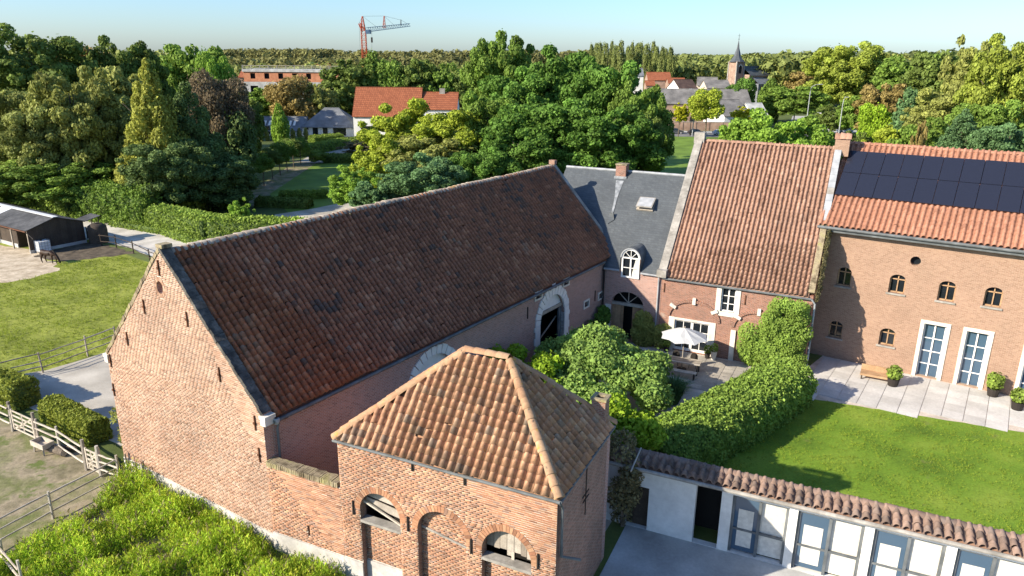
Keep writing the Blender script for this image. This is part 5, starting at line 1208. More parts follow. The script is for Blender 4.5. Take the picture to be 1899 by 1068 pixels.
fence('corner of weathered fence at the bottom left', [gz(*q) for q in ((-60,1040),(8,1046),(44,1090))], 1.1, (.4, .8), 'wood_pale', .055, .04)
def gate(label, a, b, h):
    a, b = Vector((a.x, a.y, 0)), Vector((b.x, b.y, 0)); t = thing('gate', label, 'gate', a); d = b-a; L = d.length; d.normalize()
    P = lambda s, z: d*s + Vector((0, 0, z))
    for s in (-.02, L+.02): post(t, P(s, 0), h+.35, .085)
    m_ = MB(); m_.beam(P(.15, .15), P(.15, h), .06, .09, d); m_.build('stile', 'wood_pale', t); m_ = MB(); m_.beam(P(L-.15, .15), P(L-.15, h), .06, .09, d); m_.build('stile', 'wood_pale', t)
    for k in range(5):
        z = .2 + k*(h-.28)/4; m_ = MB(); m_.beam(P(.15, z), P(L-.15, z), .03, .08); m_.build('bar', 'wood_pale', t)
    m_ = MB(); m_.beam(P(.2, .2), P(L-.2, h-.1), .03, .07); m_.build('brace', 'wood_pale', t)
    m_ = MB(); m_.beam(P(L*.5, .2), P(L*.5, h-.05), .03, .07); m_.build('brace', 'wood_pale', t)
    return t
gate('wide wooden five bar gate at the left of the paddock', gz(26,799), gz(70,820), 1.25)
gate('narrow wooden gate next to the barn end of the fence', gz(162,872), gz(188,884), 1.2)
pk = thing('picket_fence', 'few leaning pickets against the corner of the barn gable', 'fence', gz(238,880))
for i in range(7):
    p = Vector((.1+i*.17, -.1-i*.13, 0)); b = MB(); b.beam(p, p+Vector((R.uniform(-.1,.1), R.uniform(-.1,.1), 1.0+R.uniform(-.1,.1))), .07, .02, tint=R.random()); b.build('picket', 'wood_grey', pk)
# trough and logs
p = gz(82, 838); tr = thing('wooden_trough', 'weathered wooden barrow trough lying at the paddock fence', 'trough', (p.x, p.y, 0), -.5)
b = MB(); b.bx(-.5,.5,-.28,-.24,.35,.6); b.bx(-.5,.5,.24,.28,.35,.6); b.bx(-.5,-.46,-.24,.24,.35,.6); b.bx(.46,.5,-.24,.24,.35,.6); b.bx(-.46,.46,-.24,.24,.35,.38); b.build('tray', 'wood_pale', tr)
for x_, y_ in ((-.4,-.22),(.4,-.22),(-.4,.22),(.4,.22)): b = MB(); b.beam((x_,y_,0),(x_*.9,y_*.9,.36), .06, .06); b.build('leg', 'wood_grey', tr)
p = gz(104, 842)
for i, (dx, dy, z, l, lb) in enumerate(((0,0,.2,1.2,'thicker log of the two lying by the trough'),(.35,.3,.14,.9,'thinner log of the two lying by the trough'))):
    o = thing('log', lb, 'log', (p.x+dx, p.y+dy, 0), -.4+i*.3); b = MB(); b.tube([(-l/2,0,z),(0,.03,z+.02),(l/2,0,z)], [z*.95, z, z*.9], 10); lg = b.build('bark', 'bark', o)
    b = MB(); b.tube([(l/2-.01,0,z),(l/2+.01,0,z)], z*.8, 10); b.build('cut_face', 'wood_pale', o)
# ---------------------------------------------------------------- shed with tank and pony
FS = Frame((-45.4, 67.1), -.567)
mat('felt', [(.05,.052,.055),(.085,.085,.088)], 'noise', .9, .2, 5, .25, rough=.8)
mat('plank_dark', [(.035,.028,.022),(.06,.047,.036),(.05,.038,.03)], 'tint', 1.5, .2, 10, .25)
mat('tank_white', (.62,.64,.66), namt=.08, rough=.4)
sh = thing('shed', 'low dark timber stable shed with worn black roof', 'shed', FS.o, FS.a)
SX = -16.0
i = 0; y = 0
while y < 5.2:
    zt = 2.25 + .8*(1-abs(y+.1-2.6)/2.6); b = MB(); b.bx(-.03, .02, y, min(y+.19, 5.2), .3, zt-.05, R.random()); b.build('plank', 'plank_dark', sh); y += .2
MB().bx(-.06, .06, -.05, 5.25, 0, .3).build('plinth', 'concrete', sh)
MB().bx(SX, -.06, 5.1, 5.2, 0, 2.25).build('rear_wall', 'wood_dark', sh); MB().bx(SX, -3.3, .5, .6, 0, 2.2).build('front_wall', 'wood_dark', sh); MB().bx(-3.35, -3.25, .5, 5.1, 0, 2.3).build('partition', 'wood_dark', sh)
MB().bx(SX, -3.3, .42, .5, 0, .35).build('plinth', 'concrete', sh)
for x_ in (-.12, -3.3, -7, -11): b = MB(); b.bx(x_-.06, x_+.06, .0, .12, 0, 2.25); b.build('post', 'wood_grey', sh)
nS = Vector((0, -.8, 2.6)).normalized(); uS = Vector((0, 2.6, .8)).normalized(); nS2 = Vector((0, .8, 2.6)).normalized(); uS2 = Vector((0, -2.6, .8)).normalized()
for k in range(8):
    x0 = SX + k*2.02
    b = MB(); b.box(Vector((x0+1.0, 1.25, 2.62+R.uniform(0,.02))), (2.0, 2.95, .04), ax=(Vector((1,0,0)), uS, nS)); b.build('roof_sheet', 'tank_white' if k == 3 else 'felt', sh)
    b = MB(); b.box(Vector((x0+1.0, 3.95, 2.62+R.uniform(0,.02))), (2.0, 2.95, .04), ax=(Vector((1,0,0)), uS2, nS2)); b.build('roof_sheet', 'felt', sh)
b = MB(); b.bx(SX, .25, 2.35, 2.85, 3.07, 3.12); b.build('ridge_cap', 'tank_white', sh)
b = MB(); b.tube([(SX, -.22, 2.12), (.2, -.22, 2.12)], .06, 6); b.build('gutter', 'rust', sh)
b = MB(); b.tube([(.15, -.2, 2.1), (.5, -.1, 1.85), (1.2, -.1, 1.55)], .03, 6); b.build('overflow_pipe', 'iron', sh)
b = MB(); b.box((-.6, 6.0, 2.35), (1.8, 1.7, .04), ax=(Vector((1,0,0)), Vector((0,.95,.2)).normalized(), Vector((0,-.2,.95)).normalized())); b.build('lean_to_roof', 'felt', sh)
for x_ in (-1.3, .1): b = MB(); b.tube([(x_, 6.7, 0), (x_, 6.7, 2.45)], .05, 6); b.build('post', 'wood_dark', sh)
q = FS.W(.9, 6.0); tk = thing('round_tank', 'dark round tank standing under the shed lean-to', 'tank', (q.x, q.y, 0)); b = MB(); b.lathe([(.05,1.95),(.5,1.92),(.85,1.7),(.9,1.2),(.9,0)], n=18); b.build('shell', 'plank_dark', tk, smooth=True); b = MB(); b.lathe([(.0,2.02),(.25,2.0),(.25,1.9)], n=12); b.build('lid', 'iron', tk)
# water tank in its cage
p = gz(73, 470); ib = thing('water_tank', 'white cube water tank in a wire cage at the shed corner', 'tank', (p.x, p.y+.55, 0), FS.a)
b = MB(); b.bx(-.6,.6,-.5,.5,.16,1.12); tb_ = b.build('bottle', 'tank_white', ib); b = MB(); b.lathe([(.11,0),(.11,.05),(0,.06)], (0,0,1.12), 10); b.build('lid', 'iron', tb_)
b = MB(); b.bx(-.62,.62,-.52,.52,0,.06); 
for x_ in (-.5,0,.5): b.bx(x_-.06,x_+.06,-.5,.5,.06,.14)
b.build('pallet', 'wood_grey', ib)
b = MB()
for k in range(7):
    x_ = -.62+k*1.24/6; 
    for y_ in (-.52,.52): b.beam((x_,y_,.1),(x_,y_,1.18), .02,.02)
for k in range(5):
    y_ = -.52+k*1.04/4
    for x_ in (-.62,.62): b.beam((x_,y_,.1),(x_,y_,1.18), .02,.02)
for k in range(5):
    z_ = .18+k*.25
    for y_ in (-.52,.52): b.beam((-.62,y_,z_),(.62,y_,z_), .02,.02)
    for x_ in (-.62,.62): b.beam((x_,-.52,z_),(x_,.52,z_), .02,.02)
b.build('cage', 'zinc_light', ib)
# pony grazing: one skinned body
mat('pony_coat', [(.022,.013,.009),(.05,.028,.017)], 'noise', 3, .2, rough=.6)
mat('pony_hair', (.010,.007,.006), rough=.7)
def skin_obj(name, verts, edges, rad, m, parent):
    me = bpy.data.meshes.new(name); me.from_pydata(verts, edges, []); o = addobj(name, me, parent, m)
    md = o.modifiers.new('skin', 'SKIN'); sv = me.skin_vertices[0].data if me.skin_vertices else None
    if sv is None:
        bpy.context.view_layer.objects.active = o; sv = me.skin_vertices[0].data
    for i, r in enumerate(rad): sv[i].radius = r if isinstance(r, tuple) else (r, r)
    sv[0].use_root = True; md.use_smooth_shade = True
    o.modifiers.new('sub', 'SUBSURF').levels = 2; o.modifiers['sub'].render_levels = 2
    return o
p = gz(93, 488); pony = thing('pony', 'dark brown pony grazing in front of the shed', 'pony', (p.x, p.y, 0), -.25)
v = [(-.45,0,.98),(-.1,0,.93),(.28,0,.95),(.52,0,1.02),(.78,0,.80),(.98,0,.48),(1.06,0,.30),(1.16,0,.10),(-.62,0,1.0)]
r = [.25,.27,.26,.22,.14,.11,.105,.065,.20]; e = [(0,1),(1,2),(2,3),(3,4),(4,5),(5,6),(6,7),(0,8)]
def leg(root, pts, rs):
    i0 = root
    for q, rq in zip(pts, rs): v.append(q); r.append(rq); e.append((i0, len(v)-1)); i0 = len(v)-1
for s, off in ((1, .08), (-1, -.06)):
    leg(3, [(.50+off,.14*s,.72),(.52+off,.14*s,.42),(.50+off,.14*s,.14),(.55+off,.14*s,.04)], [.095,.06,.043,.055])
    leg(8, [(-.56+off,.15*s,.70),(-.70+off,.15*s,.46),(-.64+off,.15*s,.14),(-.58+off,.15*s,.04)], [.125,.07,.045,.055])
skin_obj('body', v, e, r, 'pony_coat', pony)
b = MB(); b.tube([(-.80,0,1.02),(-.92,0,.85),(-.90,.02,.5),(-.86,.03,.28)], [.04,.07,.06,.02], 7); b.build('tail', 'pony_hair', pony, smooth=True)
b = MB(); b.tube([(.45,0,1.26),(.66,0,1.08),(.90,0,.72),(1.0,0,.52)], [.03,.06,.06,.03], 6); b.build('mane', 'pony_hair', pony, smooth=True)
for s in (-1, 1): b = MB(); b.tube([(.94,.06*s,.56),(.92,.09*s,.66),(.92,.09*s,.70)], [.03,.025,.005], 6); b.build('ear', 'pony_coat', pony)
# ---------------------------------------------------------------- terrace furniture
tbl = thing('garden_table', 'long wooden garden table under the white parasol', 'table', (10.25, 41.0, 0), -.42)
for k in range(5): b = MB(); b.bx(-1.15,1.15,-.42+k*.17,-.42+k*.17+.16,.72,.76,R.random()); b.build('table_board', 'wood_grey', tbl)
for x_ in (-1.0,1.0):
    for y_ in (-.34,.34): b = MB(); b.bx(x_-.035,x_+.035,y_-.035,y_+.035,0,.72); b.build('leg', 'iron', tbl)
for i, (dy, lb) in enumerate(((-.95,'garden bench on the camera side of the table'),(-2.2,'separate low garden bench nearest the ornamental grass'))):
    bn = thing('garden_bench', lb, 'bench', Vector((10.25, 41.0, 0)) + Vector((.41, .91, 0))*dy + Vector((-.3,.1,0))*i, -.42)
    for k in range(2): b = MB(); b.bx(-1.1,1.1,-.17+k*.18,-.01+k*.18,.42,.46,.9); b.build('seat_board', 'wood_pale', bn)
    for x_ in (-.95,.95): b = MB(); b.bx(x_-.03,x_+.03,-.15,.15,0,.42); b.build('leg', 'iron', bn)
for i, x_ in enumerate((-.55,.55)):
    q = Vector((10.25, 41.0, 0)) + Vector((.91,-.41,0))*x_ + Vector((.41,.91,0))*.85
    chn = thing('garden_chair', 'dark garden chair on the house side of the table, ' + ('left one' if i == 0 else 'right one'), 'chair', q, -.42)
    b = MB(); b.bx(-.22,.22,-.22,.22,.43,.46); b.build('seat', 'iron', chn); b = MB(); b.prism(arc(0,.62,.23,0,math.pi,8,.28)+[(-.23,.46),(.23,.46)], .2,.23,'y'); b.build('backrest', 'iron', chn)
    for a_ in (-.19,.19):
        for c_ in (-.19,.19): b = MB(); b.tube([(a_,c_,.43),(a_*1.1,c_*1.1,0)], .015, 5); b.build('leg', 'iron', chn)
pr_ = thing('parasol', 'white canvas parasol open over the garden table', 'parasol', (10.35, 41.25, 0), .2)
b = MB(); b.tube([(0,0,0),(0,0,2.75)], .03, 8); b.build('pole', 'wood_grey', pr_); b = MB(); b.lathe([(.3,0),(.3,.08),(.05,.12)], n=12); b.build('base', 'iron', pr_)
for k in range(8):
    a0, a1 = 2*math.pi*k/8, 2*math.pi*(k+1)/8; rr_ = 1.45; m0 = (a0+a1)/2
    b = MB(); P0 = (rr_*math.cos(a0), rr_*math.sin(a0), 2.15); P1 = (rr_*math.cos(a1), rr_*math.sin(a1), 2.15); PM = (rr_*.88*math.cos(m0), rr_*.88*math.sin(m0), 2.2)
    H0 = (rr_*.5*math.cos(a0), rr_*.5*math.sin(a0), 2.47); H1_ = (rr_*.5*math.cos(a1), rr_*.5*math.sin(a1), 2.47); HM = (rr_*.45*math.cos(m0), rr_*.45*math.sin(m0), 2.44)
    b.add([(0,0,2.7), H0, HM, H1_, P0, PM, P1], [(0,1,2),(0,2,3),(1,4,5,2),(2,5,6,3)]); b.build('canopy_panel', 'canvas', pr_)
b = MB(); b.lathe([(.0,2.82),(.05,2.78),(.03,2.7)], n=8); b.build('finial', 'wood_grey', pr_)
for (x_, y_, lb, h_, m_) in ((3.75,-.55,'tall pale plant pot beside the french doors',.6,'stone_white'),(3.35,-.5,'dark low plant pot at the french door jamb',.4,'iron'),(.75,-.6,'dark plant pot left of the french doors',.4,'iron')):
    pt = thing('plant_pot', lb, 'plant pot', FT.W(x_, y_)); b = MB(); b.lathe([(.0,0),(.13,0),(.2,h_),(.17,h_),(.15,h_-.05),(0,h_-.05)], n=12); b.build('pot', m_, pt, smooth=False)
    rng = np.random.default_rng(int(x_*100)); d = rng.normal(size=(160,3)); d /= np.linalg.norm(d,axis=1)[:,None]; V,F,T = leafcloud(d*np.array([.22,.22,.3])+np.array([0,0,h_+.2]), d, .07, rng, rng.random(160)); addobj('foliage', np_mesh('foliage',V,F,T), pt, FOL['hedge'])
# things on the patio of the right house
for u, v_, lb, h_ in ((1840,735,'potted bush on the patio right of the glass doors',.9),(1885,760,'dark potted plant at the right edge of the patio',.7),(1655,716,'round shrub tub in the middle of the patio',.7)):
    q = gz(u, v_); pt = thing('plant_tub', lb, 'plant pot', (q.x,q.y,0)); b = MB(); b.lathe([(0,0),(.25,0),(.34,.5),(.28,.5),(.26,.44),(0,.44)], n=14); b.build('tub', 'iron', pt)
    rng = np.random.default_rng(u); d = rng.normal(size=(500,3)); d /= np.linalg.norm(d,axis=1)[:,None]; V,F,T = leafcloud(d*np.array([.45,.45,h_*.6])*rng.uniform(.6,1,(500,1))+np.array([0,0,.5+h_*.5]), d, .09, rng, rng.random(500)); addobj('foliage', np_mesh('foliage',V,F,T), pt, FOL['hedge'])
q = gz(1625, 705); bt = thing('garden_bench', 'low wooden lounge bench on the patio of the right house', 'bench', (q.x,q.y,0), -.5)
b = MB(); b.bx(-.9,.9,-.4,.4,.3,.42); b.build('seat', 'wood_gate', bt); b = MB(); b.bx(-.9,.9,.33,.4,.42,.75); b.build('backrest', 'wood_gate', bt)
for x_ in (-.8,.8):
    for y_ in (-.3,.3): b = MB(); b.bx(x_-.04,x_+.04,y_-.04,y_+.04,0,.3); b.build('leg', 'wood_dark', bt)
# ---------------------------------------------------------------- houses, church, crane and street in the distance
mat('brick_orange', [(.42,.17,.09),(.50,.22,.12)], 'noise', 1.0, .1, 4, .12)
mat('brick_pale', [(.26,.17,.13),(.34,.24,.18)], 'noise', .8, .1, 3, .12)
mat('render_beige', (.56,.48,.38), namt=.08, nscale=.6)
mat('roof_grey', [(.13,.125,.12),(.19,.18,.17)], 'noise', .5, .15, 3, .15)
mat('roof_brown', [(.07,.045,.038),(.11,.07,.055)], 'noise', .6, .15, 3, .15)
mat('roof_orange_far', [(.25,.08,.036),(.31,.105,.048),(.36,.125,.058)], 'brick', .8, .12, 3, .15, brick=(.42,.42,.06,(.17,.055,.03)))
mat('crane_red', (.38,.07,.03), namt=.1); mat('crane_blue', (.07,.13,.21), namt=.1)
def gable_house(name, label, p, rz, L, W, he, hr, wm, rm, wins=(), cat='house', over=.3, hipd=0, tiles=None):
    """local x along the ridge, y depth; front wall at y=0"""
    t = thing(name, label, cat, (p[0], p[1], 0), rz)
    b = MB(); b.bx(0, L, 0, W, 0, he)
    if not hipd: b.prism([(0, he-.01), (W, he-.01), (W/2, hr-.08)], 0.002, .25, 'x'); b.prism([(0, he-.01), (W, he-.01), (W/2, hr-.08)], L-.25, L-.002, 'x')
    b.build('wall', wm, t)
    k = (hr-he)/(W/2); o = over; ze = he - o*k; th = Vector((0, 0, .12))
    a = [Vector((-o*(1 if hipd else .6), -o, ze)), Vector((L+o*(1 if hipd else .6), -o, ze)), Vector((L+o*(1 if hipd else .6), W+o, ze)), Vector((-o*(1 if hipd else .6), W+o, ze))]
    r0, r1 = Vector((hipd-(0 if hipd else o*.6), W/2, hr)), Vector((L-hipd+(0 if hipd else o*.6), W/2, hr))
    b = MB()
    F = [(0,1,5,4), (2,3,4,5)] + ([(1,2,5), (3,0,4)] if hipd else [])
    b.add(a+[r0, r1], F); b.add([q+th for q in a+[r0, r1]], F); b.beam(a[0]+th*.5, a[1]+th*.5, .04, .14); b.beam(a[2]+th*.5, a[3]+th*.5, .04, .14)
    if not hipd:
        for i, j in ((0, 4), (3, 4), (1, 5), (2, 5)):
            q = [r0, r1][j-4]; b.beam(a[i]+th*.5, q+th*.5, .05, .14)
    b.tube([r0+th, r1+th], .12, 6)
    b.build('roof', rm, t)
    for w_ in wins:
        x0, x1, z0, z1 = w_[:4]; m_ = w_[4] if len(w_) > 4 else 'white_paint'
        f = MB(); tt = .08
        f.bx(x0, x0+tt, -.06, -.004, z0, z1); f.bx(x1-tt, x1, -.06, -.004, z0, z1); f.bx(x0+tt, x1-tt, -.06, -.004, z0, z0+tt); f.bx(x0+tt, x1-tt, -.06, -.004, z1-tt, z1); wo = f.build('window', m_, t)
        MB().bx(x0+tt, x1-tt, -.03, -.006, z0+tt, z1-tt).build('pane', 'glass', wo)
    return t
def at(u, y): return gy(u, 300, y)
# white house with the orange roof
a = gz(655, 252); y0 = 170
def zv(u, v, y): return gy(u, v, y).z
x0, x1, x2 = gy(655,220,y0).x, gy(778,220,y0).x, gy(846,220,y0).x
h1 = gable_house('white_house', 'white house with large orange tiled roof', (x0, y0), 0, x1-x0, 11, zv(655,214,y0), zv(720,163,y0+5.5), 'white_wall', 'roof_orange_far', [(1.6,4.6,.9,3.0,'wood_dark'),(8,10,3.0,4.2)])
h1b = gable_house('white_house', 'lower white wing with orange roof at the right of the white house', (x1+.02, y0+.8), 0, x2-x1, 9.4, zv(810,202,y0+.8), zv(810,172,y0+5.5), 'white_wall', 'roof_orange_far', [(.8,2.0,2.8,4.2),(4,5.2,2.8,4.2)])
q = gy(820,168,y0+5.5); b = MB(); b.bx(q.x-x1-.6, q.x-x1+.6, 4.2, 5.2, q.z-1.5, q.z+.5); b.build('chimney', 'stone_grey', h1b)
# white stable with slate roofs
y1 = 176; xa, xb, xc = gy(472,240,y1).x, gy(561,240,y1).x, gy(656,240,y1).x
st = gable_house('stable', 'white stable with grey hipped slate roof', (xb, y1), 0, xc-xb, 9.5, zv(600,234,y1), zv(600,201,y1+4.7), 'white_wall', 'slate_far', [(1.0,1.4,1.5,2.3,'wood_dark'),(2.4,3.6,.2,2.3,'wood_dark'),(4.8,5.9,.2,2.3,'wood_dark'),(7.2,10.2,.2,2.5,'wood_dark')], hipd=4.2, over=.4)
q = gy(603,212,y1+3); b = MB(); nrm = Vector((0,-.65,.75)); b.box(Vector((q.x-xb, 3.2, q.z+.02)), (1.8, 1.5, .1), ax=(Vector((1,0,0)), Vector((0,.75,.65)), nrm)); sk_ = b.build('skylight', 'white_paint', st); b = MB(); b.box(Vector((q.x-xb-.4, 3.2, q.z+.08)), (.7, 1.3, .05), ax=(Vector((1,0,0)), Vector((0,.75,.65)), nrm)); b.build('pane', 'glass', sk_)
st2 = gable_house('stable', 'long lower white stable wing with dark roof and skylights', (xa-6, y1+.6), 0, xb-xa+5.98, 8, zv(520,242,y1+.6), zv(520,217,y1+4.6), 'white_wall', 'slate_dark' if 'slate_dark' in MATS else 'slate_far', [(8,9.4,.3,2.2,'wood_dark')], over=.3)
zr = (zv(520,217,y1+4.6)-zv(520,242,y1+.6))/4
for u in (490, 499, 537, 545):
    xx = gy(u,228,y1+2).x-(xa-6); zz = zv(520,242,y1+.6)+2.0*zr+.16; b = MB(); b.box((xx, 2.0, zz), (.55, 1.7, .08), ax=(Vector((1,0,0)), Vector((0,1,zr)).normalized(), Vector((0,-zr,1)).normalized())); b.build('skylight', 'white_paint', st2)
# building site
yb = 236; xa, xb = gy(452,150,yb).x, gy(628,150,yb).x; zt = zv(540,128,yb)
cs = thing('construction_block', 'unfinished block of orange and grey masonry on the building site', 'building', (xa, yb, 0)); Lc = xb-xa
zm = zv(540,152,yb); 
ho = []; x = 2.2
while x < Lc-2.4: ho.append((x, x+1.5)); x += 4.3
addobj('upper_wall', wall_sheet([(0,zm),(Lc,zm),(Lc,zt-.9),(0,zt-.9)], [[(b_,zm+.9),(b_,zt-1.3),(a_,zt-1.3),(a_,zm+.9)] for a_, b_ in ho], .4, 'y'), cs, 'brick_orange')
addobj('lower_wall', wall_sheet([(0,0),(Lc,0),(Lc,zm-.02),(0,zm-.02)], [[(b_+.6,zm-4.2),(b_+.6,zm-1.2),(a_-.3,zm-1.2),(a_-.3,zm-4.2)] for a_, b_ in ho], .4, 'y'), cs, 'concrete')
MB().bx(.1, Lc-.1, .6, .7, 0, zt-.95).build('inner_dark', 'unlit_interior', cs); MB().bx(.05, Lc-.05, 11.6, 12, 0, zt-.95).build('rear_wall', 'concrete', cs)
b = MB(); b.bx(-.2, Lc+.2, -.3, 12, zt-.88, zt-.1); b.build('roof_slab', 'concrete', cs)
for k in range(12): b = MB(); xx = k*Lc/11; b.bx(xx-.1, xx+.1, -.2, 0, zt-.1, zt+1.1); b.build('guard_post', 'stone_grey', cs)
b = MB(); b.bx(0, Lc, -.15, -.05, zt+.9, zt+1.02); b.bx(0, Lc, -.15, -.05, zt+.4, zt+.5); b.build('guard_rail', 'wood_pale', cs)
for k in range(7): b = MB(); xx = Lc-6+k; b.tube([(xx, -1.4, 0), (xx, -1.4, zm)], .05, 5); b.build('scaffold_pole', 'zinc_light', cs)
for k in range(3): b = MB(); b.bx(Lc-6, Lc, -1.7, -.6, zm-1.2-k*2.0, zm-1.1-k*2.0); b.build('scaffold_deck', 'wood_pale', cs)
# crane
yc = 252; cr = thing('tower_crane', 'red tower crane with blue jib above the building site', 'crane', (gy(677,120,yc).x, yc, 0)); ox = gy(677,120,yc).x
cp = lambda u, v, dy=0: Vector((gy(u,v,yc).x-ox, dy, gy(u,v,yc).z))
def lattice(name, p, q, w0, w1, n, m, parent, r=.09):
    p, q = Vector(p), Vector(q); d = (q-p).normalized(); sx = d.cross(Vector((0,1,0))).normalized(); sy = d.cross(sx)
    b = MB(); cs_ = ((1,1),(1,-1),(-1,-1),(-1,1)); pt = lambda i, c: p+(q-p)*(i/n)+(sx*c[0]+sy*c[1])*(w0+(w1-w0)*i/n)/2
    for c in cs_: b.tube([pt(0,c), pt(n,c)], r, 4)
    for i in range(n):
        for k in range(4): b.tube([pt(i,cs_[k]), pt(i+1,cs_[(k+1)%4])], r*.6, 3); b.tube([pt(i,cs_[k]), pt(i,cs_[(k+1)%4])], r*.6, 3)
    return b.build(name, m, parent)
lattice('mast', (0,0,0), cp(674,58), 1.6, 1.4, 18, 'crane_red', cr, .10)
lattice('tower_top', cp(673.5,57), cp(672,30), 1.4, .25, 5, 'crane_red', cr, .1)
lattice('jib', cp(681,55), cp(763,47,-4), 1.3, .8, 18, 'crane_blue', cr, .065)
lattice('counter_jib', cp(674,57), cp(666,43), 1.0, .5, 3, 'crane_red', cr, .1)
lattice('king_post', cp(714,52,-1.6), cp(714,30,-1.6), .8, .2, 4, 'crane_red', cr, .07)
b = MB()
for a_, c_ in ((cp(672,30),cp(714,30,-1.6)),(cp(714,30,-1.6),cp(746,38,-3)),(cp(714,30,-1.6),cp(735,49,-2.6)),(cp(672,30),cp(702,52,-1)),(cp(672,30),cp(666,43)),(cp(746,38,-3),cp(763,47,-4)),(cp(666,44),cp(668,95)),(cp(690,57,-.4),cp(690,95,-.4))): b.tube([a_, c_], .035, 3)
b.build('cables', 'iron', cr)
b = MB(); b.box(cp(690,74,-.4), (.5,.5,1.6)); b.build('hook_block', 'iron', cr)
b = MB(); b.box(cp(683,59), (1.6,1.6,1.2)); b.build('trolley', 'crane_blue', cr)
lattice('jib_tip_post', cp(746,48,-3), cp(746,37,-3), .3, .1, 2, 'iron', cr, .05)
# village houses
def vh(label, u0, u1, veave, vridge, y, wm, rm, W=8, wins=(), rz=0, cat='house', name='village_house', **k):
    xa, xb = gy(u0,200,y).x, gy(u1,200,y).x
    return gable_house(name, label, (xa, y), rz, xb-xa, W, zv((u0+u1)/2,veave,y), zv((u0+u1)/2,vridge,y+W/2), wm, rm, wins, cat, **k)
vh('brick house with bright orange roof left of the church', 1199, 1241, 148, 134.5, 290, 'brick_pale', 'roof_orange_far', wins=[(1.4,2.2,6.0,7.6),(4,4.8,6.0,7.6),(6.5,7.3,6.0,7.6)])
vh('small house with low orange roof beside the white gable', 1237, 1268, 154, 145, 282, 'brick_pale', 'roof_orange_far', W=6)
vh('house end with orange lean-to roof at the chestnut edge', 1196, 1212, 158, 150, 276, 'brick_pale', 'roof_orange_far', W=5)
vh('white walled house with dark brown roof', 1258, 1296, 165, 148, 252, 'white_wall', 'roof_brown', rz=.35)
vh('beige house with dark roof behind the white gable', 1290, 1325, 158, 143.5, 268, 'render_beige', 'roof_grey', rz=-.2)
vh('house with broad grey roof and pale chimney below the church', 1308, 1352, 163, 149, 255, 'render_beige', 'roof_grey', W=10, wins=[(6,7,4.2,5.6)])
vh('house with blue grey roof at the top of the chestnuts', 1163, 1190, 140, 127, 305, 'white_wall', 'slate_far')
lbn = vh('long low farm building with grey roof along the road', 1215, 1392, 192, 166, 214, 'brick_pale', 'roof_grey', W=11, wins=[(2,3.4,.8,2.4,'wood_dark'),(6,7.4,.8,2.4,'wood_dark'),(10,11.4,.8,2.4,'wood_dark'),(15,16.4,.8,2.4,'wood_dark')], cat='farm building')
vh('white gabled barn with grey roof right of the silver car', 1345, 1396, 215, 186, 203, 'white_wall', 'roof_grey', W=12, rz=.25, cat='farm building')
vh('small white walled building with pale roof beside the street trees', 1396, 1428, 213, 192, 206, 'white_wall', 'concrete', W=7, rz=.25, cat='farm building')
vh('tiny white house with red brown roof among the right trees', 1463, 1490, 163, 153, 300, 'white_wall', 'roof_brown', W=6)
vh('house with orange roof behind the building site', 448, 476, 143, 131, 262, 'brick_pale', 'roof_orange_far')
vh('orange roofed house peeping over the building site', 578, 634, 132, 119, 300, 'brick_pale', 'roof_orange_far')
vh('grey roofed house behind the tree row, left one', 815, 848, 143, 127, 330, 'white_wall', 'slate_far')
vh('grey roofed house behind the tree row, right one', 860, 895, 140, 122, 330, 'render_beige', 'roof_grey')
vh('white house gable peeping through the left park trees', 288, 304, 140, 124, 190, 'white_wall', 'roof_brown', W=5, rz=.9)
# church
yh = 292; chx = gy(1365,130,yh).x; chu = thing('church', 'village church with brick tower, thin slate spire and dark nave', 'church', (chx, yh, 0), .55)
zt = zv(1365,113,yh); b = MB(); b.bx(-2.0,2.0,-2.0,2.0,0,zt); b.build('tower', 'brick_pale', chu)
for x_, y_, w_, d_ in ((-2.0,-2.0,.5,.5),(2.0,-2.0,.5,.5),(-2.0,2.0,.5,.5),(2.0,2.0,.5,.5)): b = MB(); b.bx(x_-.2,x_+.2,y_-.2,y_+.2,0,zt-.3); b.build('corner_stone', 'stone_grey', chu)
for sx_ in (0, 1):
    b = MB()
    if sx_ == 0: b.prism([(.7,zt-4.5)]+arc(0,zt-2.2,.7,0,math.pi,8)+[(-.7,zt-4.5)], -2.06,-2.01,'y')
    else: b.prism([(.7,zt-4.5)]+arc(0,zt-2.2,.7,0,math.pi,8)+[(-.7,zt-4.5)], 2.01,2.06,'x')
    b.build('belfry_opening_dark', 'unlit_interior', chu)  # black plate on the tower face, darkness painted, no hole cut
    b = MB()
    for i in range(9):
        t0, t1 = math.pi*i/9, math.pi*(i+1)/9; q = [(.7*math.cos(t0),.7*math.sin(t0)),(1.0*math.cos(t0),1.0*math.sin(t0)),(1.0*math.cos(t1),1.0*math.sin(t1)),(.7*math.cos(t1),.7*math.sin(t1))]
        b.add([((x_, -2.08, zt-2.2+z_) if sx_ == 0 else (2.08, x_, zt-2.2+z_)) for x_, z_ in q], [(0,1,2,3)])
    b.build('belfry_surround', 'stone_white', chu)
zs = zv(1371,74,yh); prof = [(3.0,zt-.3),(2.1,zt+.7),(1.35,zt+1.8),(1.05,zt+3.0),(.5,zs-3.0),(.05,zs)]
b = MB(); V = []
for r_, z_ in prof:
    for k in range(8): a_ = 2*math.pi*(k+.5)/8; V.append((r_*math.cos(a_)*(1.0), r_*math.sin(a_), z_))
F = [(i*8+k, i*8+(k+1)%8, (i+1)*8+(k+1)%8, (i+1)*8+k) for i in range(len(prof)-1) for k in range(8)]
b.add(V, F); b.build('spire', 'slate', chu)
